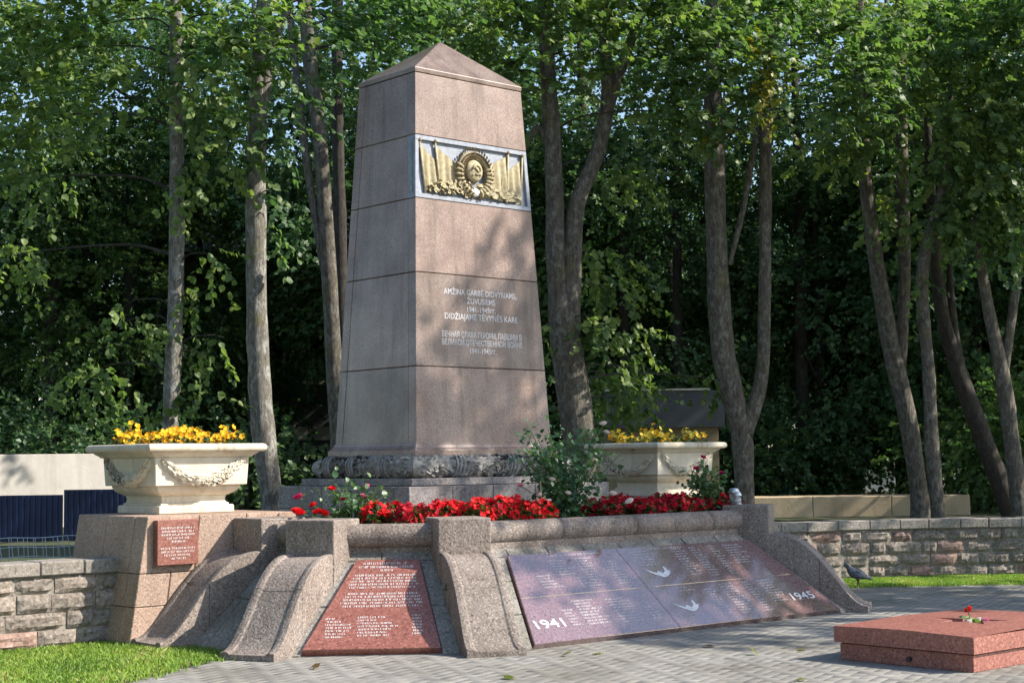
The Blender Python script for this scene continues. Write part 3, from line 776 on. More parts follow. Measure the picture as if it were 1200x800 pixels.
# ================================================================== OBELISK
ob = empty('memorial_obelisk', (0, 0, .85), 'tall tapering pink granite obelisk with pyramid top and gold emblem relief', 'obelisk'); OB = .85
def hh(z): return .9204-.0487*(z-2.8), .6753-.0537*(z-2.8)
JZ = [1.724, 2.6114, 3.6209, 4.4303, 5.127, 5.8235]
def rect(hx, hy, z): return [(-hx, -hy, z-OB), (hx, -hy, z-OB), (hx, hy, z-OB), (-hx, hy, z-OB)]
a0, a1 = hh(1.72), hh(5.82)
MB().hexa(rect(a0[0]-.02, a0[1]-.09, 1.70), rect(a1[0]-.02, a1[1]-.09, 5.82)).build('core', MAT['darkmortar'], ob)
SL = .13
for k in range(5):
    z0, z1 = JZ[k]+.003, JZ[k+1]-.003; x0, y0 = hh(z0); x1, y1 = hh(z1)
    for sgn in (-1, 1):
        if k == 3 and sgn == -1: continue       # the relief panel takes this place
        b = [(-x0, sgn*y0), (x0, sgn*y0), (x0, sgn*(y0-SL)), (-x0, sgn*(y0-SL))]; t = [(-x1, sgn*y1), (x1, sgn*y1), (x1, sgn*(y1-SL)), (-x1, sgn*(y1-SL))]
        if sgn > 0: b = [b[3], b[2], b[1], b[0]]; t = [t[3], t[2], t[1], t[0]]
        MB().hexa([(p[0], p[1], z0-OB) for p in b], [(p[0], p[1], z1-OB) for p in t]).build('granite_slab', MAT['ob'], ob, bevel=.005)
    for sgn in (-1, 1):
        e = .003; xi0 = sgn*(x0-.004); xi1 = sgn*(x1-.004)
        b = [(xi0, -(y0-SL)+e), (xi0, (y0-SL)-e), (xi0-sgn*.1, (y0-SL)-e), (xi0-sgn*.1, -(y0-SL)+e)]; t = [(xi1, -(y1-SL)+e), (xi1, (y1-SL)-e), (xi1-sgn*.1, (y1-SL)-e), (xi1-sgn*.1, -(y1-SL)+e)]
        if sgn < 0: b = [b[3], b[2], b[1], b[0]]; t = [t[3], t[2], t[1], t[0]]
        MB().hexa([(p[0], p[1], z0-OB) for p in b], [(p[0], p[1], z1-OB) for p in t]).build('granite_slab', MAT['ob'], ob, bevel=.005)
x1, y1 = hh(5.8235)
MB().loft([rect(x1+.004, y1+.004, 5.826), rect(x1+.008, y1+.008, 5.875), [(-.004, -.004, 6.383-OB), (.004, -.004, 6.383-OB), (.004, .004, 6.383-OB), (-.004, .004, 6.383-OB)]]).build('pyramid_cap', MAT['ob'], ob, bevel=.004)
x0, y0 = hh(1.70)
flare = [(.004, 1.80), (.010, 1.775), (.022, 1.752), (.040, 1.735), (.055, 1.724), (.055, 1.654)]
MB().loft([rect(x0+e, y0+e, z) for e, z in reversed(flare)]).build('base_moulding', MAT['ob'], ob, bevel=.003)
MB().box(-x0-.265, x0+.265, -y0-.265, y0+.265, 1.352-OB, 1.428-OB).build('upper_step', MAT['plinth'], ob, bevel=.006)
# lower step: separate stones
ex, ey = x0+.45, y0+.45
MB().box(-ex+.03, ex-.03, -ey+.03, ey-.03, .86-OB, 1.345-OB).build('step_core', MAT['darkmortar'], ob)
def row(axis, sgn, cuts):
    for a, b in zip(cuts, cuts[1:]):
        for z0, z1 in ((.86, 1.10), (1.104, 1.348)):
            if axis == 'x': MB().box(a+.003, b-.003, *sorted((sgn*ey, sgn*(ey-.25))), z0-OB, z1-OB).build('step_stone', MAT['plinth'], ob, bevel=.005)
            else: MB().box(*sorted((sgn*ex, sgn*(ex-.25))), a+.003, b-.003, z0-OB, z1-OB).build('step_stone', MAT['plinth'], ob, bevel=.005)
row('x', -1, [-ex, -.85, -.3, .3, .85, ex]); row('x', 1, [-ex, -.5, .4, ex]); row('y', -1, [-ey+.252, -.3, .35, ey-.252]); row('y', 1, [-ey+.252, 0, ey-.252])
# laurel roll
tz, tr = 1.541, .109; tex, tey = x0+.075, y0+.075
prof = [(tr*cos(a)*1.0, tr*sin(a)) for a in np.linspace(-pi/2, pi/2, 11)]
MB().loft([[(s0*(tex+px), s1*(tey+px), tz+pz-OB) for s0, s1 in ((-1, -1), (1, -1), (1, 1), (-1, 1))] for px, pz in prof]).build('laurel_roll', MAT['laurel'], ob)
def laurel():
    rg = np.random.default_rng(31); P = []; D = []; Nn = []
    for axis, half, off, sgn in (('x', tex, tey, -1), ('x', tex, tey, 1), ('y', tey, tex, -1), ('y', tey, tex, 1)):
        for u in np.arange(-half, half, .026):
            for a in np.linspace(-1.25, 1.45, 8):
                a += rg.normal(0, .07); uu = u+rg.normal(0, .008); o = off+tr*cos(a)*.98; z = tz+tr*sin(a)*.98
                nv = np.array([0, sgn*cos(a), sin(a)]); tv_ = np.array([1.0, 0, 0])*np.sign(-uu+.001); p = np.array([uu, sgn*o, z-OB])
                if axis == 'y': nv = np.array([sgn*cos(a), 0, sin(a)]); tv_ = np.array([0, 1.0, 0])*np.sign(-uu+.001); p = np.array([sgn*o, uu, z-OB])
                P.append(p-nv*.004); D.append(tv_+nv*rg.uniform(.3, .8)+np.cross(nv, tv_)*rg.normal(0, .6)); Nn.append(nv+rg.normal(0, .25, 3))
    V, F, T = leaf_arrays(rg, np.array(P), np.array(D), np.array(Nn), .062*(.8+.4*rg.random(len(P))), 'round')
    o = link('laurel_leaves', np_mesh('laurel_leaves', V, F), MAT['laurel'], ob); o['kind'] = 'stuff'
    for axis, half, off in (('x', tex, tey), ('y', tey, tex)):
        for u in (-half*.55, half*.18, half*.72):
            m = MB()
            for k in range(3):
                pts = []
                for a in np.linspace(-1.5, 1.5, 12):
                    uu = u+k*.05+.03*a; o_ = off+(tr+.010)*cos(a); z = tz+(tr+.010)*sin(a)-OB
                    pts.append((uu, -o_, z) if axis == 'x' else (-o_, uu, z))
                m.tube(pts, .017, 6)
            m.build('ribbon', MAT['laurel'], ob, smooth=True)
laurel()
# inscription
for body, wd, z, h in (('AMŽINA GARBĖ DIDVYRIAMS,', 1.05, 3.435, .064), ('ŽUVUSIEMS', .41, 3.343, .064), ('1941-1945гг.', .41, 3.253, .060), ('DIDŽIAJAME TĖVYNĖS KARE', 1.05, 3.165, .064),
                       ('ВЕЧНАЯ СЛАВА ГЕРОЯМ, ПАВШИМ В', 1.15, 2.969, .062), ('ВЕЛИКОЙ ОТЕЧЕСТВЕННОЙ ВОЙНЕ', 1.16, 2.883, .062), ('1941-1945гг.', .38, 2.797, .060)):
    place_text('inscription', body, MAT['grey_letter'], ob, lambda a, b, z=z: (.02+a, -hh(z+b)[1]-.003, z-.03+b-OB), wd, h, .004)

# relief panel
z0, z1 = JZ[3]+.003, JZ[4]-.003; (x0, y0), (x1, y1) = hh(z0), hh(z1)
rp = MB(); d = .035
rp.hexa([(-x0, -y0+d, z0-OB), (x0, -y0+d, z0-OB), (x0, -y0+SL, z0-OB), (-x0, -y0+SL, z0-OB)], [(-x1, -y1+d, z1-OB), (x1, -y1+d, z1-OB), (x1, -y1+SL, z1-OB), (-x1, -y1+SL, z1-OB)])
panel = rp.build('relief_panel', MAT['iron'], ob)
fw_ = .05; fm = MB()
def yz(z): return -hh(z)[1]
def bar(xa, xb, xc, xd, za, zb): fm.hexa([(xa, yz(za), za-OB), (xb, yz(za), za-OB), (xb, yz(za)+.06, za-OB), (xa, yz(za)+.06, za-OB)], [(xc, yz(zb), zb-OB), (xd, yz(zb), zb-OB), (xd, yz(zb)+.06, zb-OB), (xc, yz(zb)+.06, zb-OB)])
bar(-x0, x0, -x0+.002, x0-.002, z0, z0+fw_); bar(-x1-.002, x1+.002, -x1, x1, z1-fw_, z1)
zi0, zi1 = z0+fw_, z1-fw_
bar(-hh(zi0)[0], -hh(zi0)[0]+fw_, -hh(zi1)[0], -hh(zi1)[0]+fw_, zi0, zi1); bar(hh(zi0)[0]-fw_, hh(zi0)[0], hh(zi1)[0]-fw_, hh(zi1)[0], zi0, zi1)
fm.build('frame', MAT['iron'], panel, bevel=.004)
ZC = (z0+z1)/2
def rl(u, v, o): z = ZC+v; return (u, yz(z)+d-o, z-OB)      # point of the relief: o metres proud of the backing
def flag(top, inner_top, bot_out, bot_in, seed, nfold):
    rg = random.Random(seed); m = MB(); NU, NV = 22, 12; base = len(m.v)
    vs = []
    for j in range(NV+1):
        t = j/NV
        for i in range(NU+1):
            s = i/NU
            a = (top[0]+(inner_top[0]-top[0])*s, top[1]+(inner_top[1]-top[1])*s); b = (bot_out[0]+(bot_in[0]-bot_out[0])*s, bot_out[1]+(bot_in[1]-bot_out[1])*s)
            u = a[0]+(b[0]-a[0])*t**1.2; v = a[1]+(b[1]-a[1])*t+.018*sin(s*nfold*6.28)*(t > .95)
            o = .012+.032*(.5+.5*sin((s+.25*t*(1-s))*nfold*6.28+seed))*(.35+.65*t)
            vs.append(rl(u, v, o))
    fs_ = [(j*(NU+1)+i, j*(NU+1)+i+1, (j+1)*(NU+1)+i+1, (j+1)*(NU+1)+i) for j in range(NV) for i in range(NU)]
    m.add(vs, fs_)
    o = m.build('flag', MAT['gold'], panel, smooth=True)
    md = MB(); md.tube([rl(top[0], top[1]+.015, .03), rl((top[0]+bot_out[0])/2, (top[1]+bot_out[1])/2, .028), rl(bot_out[0]*.995, bot_out[1]-.03, .02)], .012, 6)
    md.build('staff', MAT['gold'], o, smooth=True)
    fn = MB(); rings = [[rl(top[0]+r*cos(t), top[1]+.03+zz+r*.4*sin(t), .03+r*sin(t)) for t in np.linspace(0, 2*pi, 8, endpoint=False)] for r, zz in ((.012, -.02), (.026, .0), (.012, .02), (.003, .035))]
    fn.loft(rings).build('finial', MAT['gold'], o, smooth=True)
flag((-.745, .255), (-.44, .02), (-.69, -.265), (-.38, -.255), 1, 3.6); flag((-.53, .265), (-.20, .06), (-.48, -.255), (-.13, -.25), 2, 3.6)
flag((.745, .255), (.44, .02), (.69, -.265), (.38, -.255), 3, 3.6); flag((.53, .265), (.18, .09), (.48, -.255), (.13, -.25), 4, 3.6)
emb = MB(); R1, R2 = .255, .262
pts = [rl(R1*.82*cos(a), -.005+R2*.86*sin(a), .035) for a in np.linspace(-pi/2, 1.5*pi, 49)]
emb.tube(pts, .030, 8)
emblem = emb.build('wreath', MAT['gold'], panel, smooth=True)
ear = MB(); rg = random.Random(5)
for k in range(40):
    a = -pi/2+2*pi*(k+.5)/40; s = 1 if cos(a) > 0 else -1
    for rr, o, tw in ((.72, .062, -.75), (.84, .084, 0), (.96, .062, .75)):
        c0 = (R1*rr*cos(a), -.005+R2*(rr+.03)*sin(a)); dr = a+s*(pi/2-tw)
        L = .062; w_ = .013; e = (c0[0]+cos(dr)*L, c0[1]+sin(dr)*L); pv = (-sin(dr)*w_, cos(dr)*w_)
        ear.add([rl(c0[0], c0[1], o-.02), rl((c0[0]+e[0])/2+pv[0], (c0[1]+e[1])/2+pv[1], o-.014), rl(e[0], e[1], o), rl((c0[0]+e[0])/2-pv[0], (c0[1]+e[1])/2-pv[1], o-.014), rl((c0[0]+e[0])/2, (c0[1]+e[1])/2, o+.012)], [(0, 1, 4), (1, 2, 4), (2, 3, 4), (3, 0, 4)])
eo = ear.build('wheat_ears', MAT['gold'], emblem); eo['kind'] = 'stuff'
for s in (-1, 1):
    for k in range(8):
        a = -pi/2+s*(.35+.22*k); MB().tube([rl(R1*q*cos(a+.02*s*(q-.8)*8), -.005+R2*q*1.02*sin(a+.02*s*(q-.8)*8), o) for q, o in ((.64, .03), (.75, .066), (.85, .076), (.95, .066), (1.06, .03))], .016, 6).build('ribbon_wrap', MAT['gold'], emblem, smooth=True)
gl = MB(); GR = .125
rings = []
for q in np.linspace(1.0, .02, 8): rings.append([rl(GR*q*cos(a), .03+GR*1.08*q*sin(a), .03+.065*math.sqrt(max(0, 1-q*q))) for a in np.linspace(0, 2*pi, 24, endpoint=False)])
globe = gl.loft(rings).build('globe', MAT['gold'], panel, smooth=True)
hm = MB()
def gsurf(u, v, o): q = min(.99, math.hypot(u/GR, v/(GR*1.08))); return rl(u, .03+v, .03+.065*math.sqrt(1-q*q)+o)
hm.tube([gsurf(.052*cos(a)+.004, .050*sin(a)+.004, .008) for a in np.linspace(-2.3, 1.75, 14)], [.006+.006*sin(pi*i/13) for i in range(14)], 6)
hm.tube([gsurf(-.040, -.045, .008), gsurf(-.068, -.07, .008)], .009, 6)
hm.tube([gsurf(.06, -.06, .008), gsurf(0, 0, .010), gsurf(-.035, .037, .010)], .008, 6)
hm.tube([gsurf(-.062, .012, .010), gsurf(-.012, .064, .010)], .015, 6)
hm.build('hammer_and_sickle', MAT['gold'], globe, smooth=True)
st = MB(); sp = [(.040*(1 if k % 2 == 0 else .4)*cos(pi/2+k*pi/5), .225+.040*(1 if k % 2 == 0 else .4)*sin(pi/2+k*pi/5)) for k in range(10)]
st.add([rl(u, v, .07) for u, v in sp]+[rl(0, .225, .09)], [(k, (k+1) % 10, 10) for k in range(10)]); st.build('star', MAT['gold'], panel)
sn = MB(); sn.loft([[rl(.07*q*cos(a), -.215+.055*q*sin(a), .035+.045*math.sqrt(max(0, 1-q*q))) for a in np.linspace(0, 2*pi, 16, endpoint=False)] for q in np.linspace(1, .05, 5)]); sn.build('rising_sun', MAT['white'], panel, smooth=True)
rgn = np.random.default_rng(6); k = 240; uu = rgn.uniform(-.62, .62, k); vv = -.25+rgn.random(k)*.06*(1+1.2*np.cos(uu*2.4)); o_ = .03+.03*rgn.random(k)
Pp = np.array([rl(a, b, c) for a, b, c in zip(uu, vv, o_)]); Dd = np.c_[np.sign(uu)*1.0, -.5*np.ones(k), rgn.normal(0, .5, k)]; Nn = np.tile([0, -1.0, .2], (k, 1))+rgn.normal(0, .3, (k, 3))
V, F, T = leaf_arrays(rgn, Pp, Dd, Nn, .06*(.7+.6*rgn.random(k)), 'round')
lo_ = link('oak_leaves', np_mesh('oak_leaves', V, F), MAT['gold'], panel); lo_['kind'] = 'stuff'

# ================================================================== PLANTERS
def square_loft(prof, name, mat, parent, bevel=.0):
    return MB().loft([[(-h, -h, z), (h, -h, z), (h, h, z), (-h, h, z)] for h, z in prof]).build(name, mat, parent, bevel=bevel)
def make_planter():
    root = empty('planter', (-3.41, -.04, 1.138), '', 'planter'); z0 = 1.138
    q = lambda L: [(h, z-z0) for h, z in L]
    square_loft(q([(.408, 1.14), (.408, 1.205), (.398, 1.215)]), 'base', MAT['planter'], root, .005)
    square_loft(q([(.37, 1.214), (.37, 1.232), (.352, 1.24), (.345, 1.255), (.345, 1.285), (.352, 1.292), (.352, 1.305)]), 'stem', MAT['planter'], root, .003)
    square_loft(q([(.352, 1.305), (.372, 1.312), (.405, 1.33), (.432, 1.352), (.446, 1.378), (.45, 1.404)]), 'foot', MAT['planter'], root, .003)
    body = square_loft(q([(.4975, 1.403), (.512, 1.672)]), 'body', MAT['planter'], root, .006)
    square_loft(q([(.512, 1.671), (.535, 1.676), (.545, 1.69), (.57, 1.705), (.585, 1.722)]), 'cornice', MAT['planter'], root, .003)
    rim = [(.588, 1.721), (.615, 1.722), (.632, 1.732), (.641, 1.750), (.641, 1.772), (.632, 1.790), (.615, 1.80), (.52, 1.80), (.51, 1.765)]
    square_loft(q(rim), 'rim', MAT['planter_rim'], root, .006)
    MB().box(-.51, .51, -.51, .51, 1.766-z0, 1.772-z0).build('soil', MAT['soil'], root)
    rg = np.random.default_rng(41)
    for face in range(4):
        P = []; D = []; Nn = []; th = face*pi/2; path = []
        for t in np.linspace(-1, 1, 60):
            u = t*.44; v = 1.655-.205*(1-abs(t)**2.2); path.append((t, u, v))
        tubep = [(u, -(.505+.004), v-z0) for t, u, v in path]; rad = [.016+.030*(1-t*t)**.6 for t, u, v in path]
        m = MB().tube(tubep, rad, 8)
        m.v = [(x*cos(th)-y*sin(th), x*sin(th)+y*cos(th), z) for x, y, z in m.v]
        gar = m.build('garland', MAT['planter'], root, smooth=True)
        for t, u, v in path:
            r = .018+.034*(1-t*t)**.6
            for a in np.linspace(-1.2, 1.2, 6):
                a += rg.normal(0, .15); sl = 2.2*.205*abs(t)**1.2*np.sign(t)/.44
                tang = np.array([1, 0, sl])/math.hypot(1, sl)*(-np.sign(t) if t else 1); up = np.array([-sl, 0, 1])/math.hypot(1, sl)
                nv = np.array([0, -1.0, 0])*cos(a)+up*sin(a)
                P.append(np.array([u, -.507, v-z0])+nv*r*.8); D.append(tang+nv*.55+np.cross(nv, tang)*rg.normal(0, .5)); Nn.append(nv)
        V, F, T = leaf_arrays(rg, np.array(P), np.array(D), np.array(Nn), .048*(.7+.6*rg.random(len(P))), 'round')
        V = np.c_[V[:, 0]*cos(th)-V[:, 1]*sin(th), V[:, 0]*sin(th)+V[:, 1]*cos(th), V[:, 2]]
        o = link('garland_leaves', np_mesh('garland_leaves', V, F), MAT['planter'], gar); o['kind'] = 'stuff'
    return root
pl = make_planter(); pl['label'] = 'sunlit cream square planter with leaf garlands on the plaque pedestal'; pl['group'] = 'planters flanking the obelisk'
pr = copy_tree(pl); pr.location = (3.41, -.04, 1.138); pr['label'] = 'shaded cream square planter with blackened rim behind the red begonias'

def pansies(cx, mats, seed, label, n=420):
    rg = np.random.default_rng(seed); root = empty('pansies', (cx, -.04, 1.905-.138), label, 'flowers', 'pansies in the planters')
    x = rg.uniform(-.47, .47, n); y = rg.uniform(-.47, .47, n); h = .04+.07*rg.random(n)+.06*np.sin(x*9+seed)*np.cos(y*8)+.03*np.sin(x*23+y*17)+.07*(rg.random(n) > .93)
    k = 5; nrm = np.c_[rg.normal(-.3, .5, n), rg.normal(-.45, .5, n), rg.uniform(.3, 1, n)]; nrm /= np.linalg.norm(nrm, axis=1, keepdims=True)
    a0 = np.cross(nrm, rg.normal(0, 1, (n, 3))); a0 /= np.linalg.norm(a0, axis=1, keepdims=True); b0 = np.cross(nrm, a0)
    ang = np.arange(k)*2*pi/k
    D = a0[:, None]*np.cos(ang)[None, :, None]+b0[:, None]*np.sin(ang)[None, :, None]
    C = np.c_[x, y, h]; P = np.repeat(C, k, 0); D = D.reshape(-1, 3); Nn = np.repeat(nrm, k, 0)
    t = np.repeat(rg.random(n), k)*.8+.2*rg.random(n*k)
    half = rg.random(n) < .5; sel = np.repeat(half, k)
    for nm, s_, mt in (('blossoms', sel, mats[0]), ('pale_blossoms', ~sel, mats[1])):
        V, F, T = leaf_arrays(rg, P[s_], D[s_], Nn[s_], np.full(s_.sum(), .030), 'petal', t[s_])
        o = link(nm, np_mesh(nm, V, F, attr={'tint': T}), mt, root); o['kind'] = 'stuff'
    m = 900; C = np.c_[rg.uniform(-.5, .5, m), rg.uniform(-.5, .5, m), .0+.09*rg.random(m)]
    V, F, T = leaf_arrays(rg, C, rg.normal(0, 1, (m, 3)), np.c_[rg.normal(0, .4, (m, 2)), np.ones(m)], .05*(.6+.6*rg.random(m)), 'diamond')
    o = link('leaves', np_mesh('leaves', V, F, attr={'tint': T}), MAT['leaf_bed'], root); o['kind'] = 'stuff'
pansies(-3.41, (MAT['yellow'], MAT['yellow']), 1, 'golden yellow pansies filling the sunlit planter')
pansies(3.41, (MAT['paleyellow'], MAT['yellow']), 2, 'lemon yellow pansies filling the shaded planter', 300)

# ================================================================== FLOWER BED
def begonia_mesh(seed, mats):
    rg = np.random.default_rng(seed); n = 72
    u = rg.normal(0, 1, (n, 3)); u[:, 2] = np.abs(u[:, 2])*.9+.1; u /= np.linalg.norm(u, axis=1, keepdims=True)
    C = u*np.array([.155, .155, .20])*(.8+.25*rg.random((n, 1)))+np.array([0, 0, .05])
    k = 4; nrm = u+rg.normal(0, .3, (n, 3)); nrm /= np.linalg.norm(nrm, axis=1, keepdims=True)
    a0 = np.cross(nrm, rg.normal(0, 1, (n, 3))); a0 /= np.linalg.norm(a0, axis=1, keepdims=True); b0 = np.cross(nrm, a0); ang = np.arange(k)*2*pi/k
    D = (a0[:, None]*np.cos(ang)[None, :, None]+b0[:, None]*np.sin(ang)[None, :, None]).reshape(-1, 3)
    V, F, T = leaf_arrays(rg, np.repeat(C, k, 0), D, np.repeat(nrm, k, 0), .030*(.7+.6*rg.random(n*k)), 'petal', np.clip(np.repeat(rg.random(n), k)*.8+.2*rg.random(n*k), 0, 1))
    fl = np_mesh('blossoms', V, F, attr={'tint': T})
    m = 150; u = rg.normal(0, 1, (m, 3)); u[:, 2] = np.abs(u[:, 2])*.8; u /= np.linalg.norm(u, axis=1, keepdims=True)
    C = u*np.array([.165, .165, .19])*(.6+.4*rg.random((m, 1)))+np.array([0, 0, .02])
    V, F, T = leaf_arrays(rg, C, u+rg.normal(0, .5, (m, 3)), u*.4+np.c_[rg.normal(0, .3, (m, 2)), np.ones(m)], .06*(.6+.6*rg.random(m)), 'round')
    return fl, np_mesh('leaves', V, F, attr={'tint': T})
BV = [begonia_mesh(60+i, None) for i in range(4)]
BV2 = []
for fl, lf in BV:
    c = fl.copy(); c.materials.append(MAT['crimson']); BV2.append(c); fl.materials.append(MAT['red']); lf.materials.append(MAT['leaf_bed'])
def begonia(x, y, s, v, mat, label, grp, z=.98):
    r_ = empty('begonia', (x, y, z), label, 'flower', grp, rz=v*1.7+x*3); r_.scale = (s, s, s)
    b = link('blossoms', BV[v % 4][0] if mat == 'red' else BV2[v % 4], None, r_); b['kind'] = 'stuff'
    l = link('leaves', BV[v % 4][1], None, r_); l['kind'] = 'stuff'
rg = random.Random(50); v = 0
xx = -2.42
while xx < 2.1:
    for yy in (-2.50, -2.25, -2.0):
        x = xx+rg.uniform(-.05, .05)+(.12 if yy == -2.25 else 0); y = yy+rg.uniform(-.04, .04)
        if x < -1.9 and y < -2.3: continue
        if -.62 < x < -.02 and y < -2.1: continue       # the big rose bush grows here
        v += 1
        if x < -.5: begonia(x, y, rg.uniform(.82, 1.12), v, 'red' if rg.random() < .88 else 'crimson', 'bright scarlet begonia in the sunlit row before the obelisk steps', 'scarlet begonias')
        elif -.1 < x < .45 and rg.random() < .45: continue
        else: begonia(x, y, rg.uniform(.75, 1.0), v, 'crimson', 'crimson begonia in the shaded row right of the rose bush', 'crimson begonias')
    xx += .235

def blossom_mesh(name, mat, seed, s=.045):
    rg = np.random.default_rng(seed); P = []; D = []; Nn = []; S = []
    for ring, (n, el, sc) in enumerate(((4, 1.25, .6), (6, .9, .8), (8, .5, 1.0), (9, .15, 1.05))):
        for k in range(n):
            a = 2*pi*k/n+ring*.4+rg.normal(0, .1); P.append((0, 0, -.012)); d = np.array([cos(a)*cos(el), sin(a)*cos(el), sin(el)]); D.append(d); Nn.append(np.array([-cos(a)*sin(el), -sin(a)*sin(el), cos(el)])); S.append(s*sc)
    V, F, T = leaf_arrays(rg, np.array(P, float), np.array(D), np.array(Nn), np.array(S), 'petal')
    me = np_mesh(name, V, F, attr={'tint': T}); me.materials.append(mat); return me
BL = {k: blossom_mesh('rose_blossom', MAT[k], 70+i) for i, k in enumerate(('pink', 'magenta', 'cream_petal', 'red'))}
def rose_bush(x, y, width, height, seed, label, blooms, nst=9, nleaf=60, z=.98):
    rg = np.random.default_rng(seed); root = empty('rose_bush', (x, y, z), label, 'rose bush'); P = []; D = []; Nn = []
    for k in range(nst):
        a = rg.uniform(0, 2*pi); sp = width*.5*rg.uniform(.3, 1); h = height*rg.uniform(.65, 1)
        pts = [Vector((0.05*cos(a), .05*sin(a), 0)), Vector((sp*.45*cos(a), sp*.45*sin(a), h*.5)), Vector((sp*cos(a), sp*sin(a), h))]
        pp = smooth_path([tuple(p) for p in pts], 6); MB().tube(pp, np.linspace(.007, .003, len(pp)), 5).build('stem', MAT['stem'], root)
        for j in range(nleaf):
            t = rg.uniform(.15, 1); p = np.array(pp[min(len(pp)-1, int(t*(len(pp)-1)))]); off = rg.normal(0, .075, 3); P.append(p+off); D.append(off+rg.normal(0, .05, 3)-np.array([0, 0, .02])); Nn.append(np.array([0, 0, 1.0])+rg.normal(0, .55, 3))
    n = len(P); V, F, T = leaf_arrays(rg, np.array(P), np.array(D), np.array(Nn), .055*(.6+.7*rg.random(n)), 'round')
    o = link('leaves', np_mesh('leaves', V, F, attr={'tint': T}), MAT['leaf_rose'], root); o['kind'] = 'stuff'
    for (bx, by, bz, key, s) in blooms:
        b = link('rose_blossom', BL[key], None, root, (bx, by, bz)); b.scale = (s, s, s); b.rotation_euler = (rg.uniform(-.7, .1), rg.uniform(-.5, .3), rg.uniform(0, 6))
        MB().tube([(bx*.5, by*.5, bz*.6), (bx, by, bz)], .004, 5).build('stem', MAT['stem'], root)
def bl(px, py, bx, by, bz, D):   # bloom offset so that it shows at a pixel of the photograph, at its own real depth in the bush
    p = at(px, py, D); return (p[0]-bx, p[1]-by, p[2]-bz)
def blooms(bx, by, D, L): return [(*bl(px, py, bx, by, .98, D+dd), key, s) for px, py, key, s, dd in L]
def dist(x, y): return float((np.array([x, y, 1.3])-CAM)@FW)
rx, ry = -.33, -2.32; dd = dist(rx, ry)
rose_bush(rx, ry, 1.2, 1.0, 1, 'tall rose bush with pale blooms between the red begonias and obelisk', blooms(rx, ry, dd, [(647, 562, 'cream_petal', .8, -.35), (643, 587, 'cream_petal', .85, -.4), (707, 497, 'cream_petal', 1.0, .1), (711, 507, 'cream_petal', .8, .1), (690, 551, 'cream_petal', .7, -.1), (610, 569, 'pink', .6, -.3), (718, 579, 'cream_petal', 1.0, -.3), (738, 588, 'cream_petal', 1.1, -.35), (666, 578, 'cream_petal', .7, -.4), (632, 580, 'cream_petal', .7, -.4)]), 22, 68)
rx, ry = -2.52, -1.72; dd = dist(rx, ry)
rose_bush(rx, ry, .75, .42, 2, 'low rose bush with large red and pink blooms behind the corner post', blooms(rx, ry, dd, [(350, 583, 'magenta', 1.3, -.1), (349, 601, 'red', 1.6, -.3), (367, 592, 'red', .9, -.2), (379, 602, 'red', 1.3, -.3), (389, 573, 'red', .9, 0), (430, 571, 'pink', .9, 0), (426, 582, 'pink', .9, -.1), (372, 600, 'red', 1.2, -.3), (402, 585, 'red', .7, 0)]), 9, 45)
rx, ry = 1.62, -2.40; dd = dist(rx, ry)
rose_bush(rx, ry, .52, .55, 3, 'rose bush with magenta blooms beside the glass lanterns', blooms(rx, ry, dd, [(824, 536, 'magenta', .85, 0), (816, 549, 'magenta', .85, -.05), (846, 554, 'magenta', .8, 0), (846, 580, 'red', .8, -.1), (842, 590, 'red', .8, -.15), (845, 572, 'cream_petal', .5, -.1)]), 9, 60)
# dry grass stalks standing in the bed
st = empty('dry_stalks', (-.78, -2.46, .98), 'thin dry plant stalks standing up among scarlet begonias', 'plant')
for k, (dx, h) in enumerate(((0, .42), (.06, .27), (-.05, .22))): MB().tube([(dx*.5, 0, 0), (dx, .02, h)], .006, 5).build('stalk', plain('dry stalk', (.30, .24, .11), .9), st)

# ================================================================== LANTERNS, BLOCK, PIGEON
def mat_glass():
    m, t, b = nodes('clear glass'); b.inputs['Transmission Weight'].default_value = .9; b.inputs['Roughness'].default_value = .05; b.inputs['Base Color'].default_value = (.92, .94, .95, 1); return m
MAT['glass'] = mat_glass(); MAT['silver'] = plain('silver lid', (.60, .60, .60), .3, .1, 20, .8); MAT['wax'] = plain('pale wax', (.75, .74, .70), .6)
def lantern(x, y, s, label):
    root = empty('grave_lantern', (x, y, 1.10), label, 'lantern', 'lanterns on the corner post'); root.scale = (s, s, s)
    ring = lambda r, z, n=16: [(r*cos(2*pi*k/n), r*sin(2*pi*k/n), z) for k in range(n)]
    MB().loft([ring(.05, 0), ring(.058, .01), ring(.058, .022)]).build('base', MAT['silver'], root, smooth=True)
    MB().loft([ring(.048, .022), ring(.054, .06), ring(.050, .115)]).build('glass', MAT['glass'], root, smooth=True)
    MB().loft([ring(.035, .024), ring(.035, .085)]).build('candle', MAT['wax'], root, smooth=True)
    MB().loft([ring(.056, .115), ring(.060, .122), ring(.060, .145), ring(.048, .158), ring(.05, .17), ring(.012, .178)]).build('lid', MAT['silver'], root, smooth=True)
lantern(1.86, -2.64, 1.0, 'taller glass grave lantern with silver lid on the corner post'); lantern(1.77, -2.76, .78, 'smaller glass grave lantern on the corner post by magenta roses')

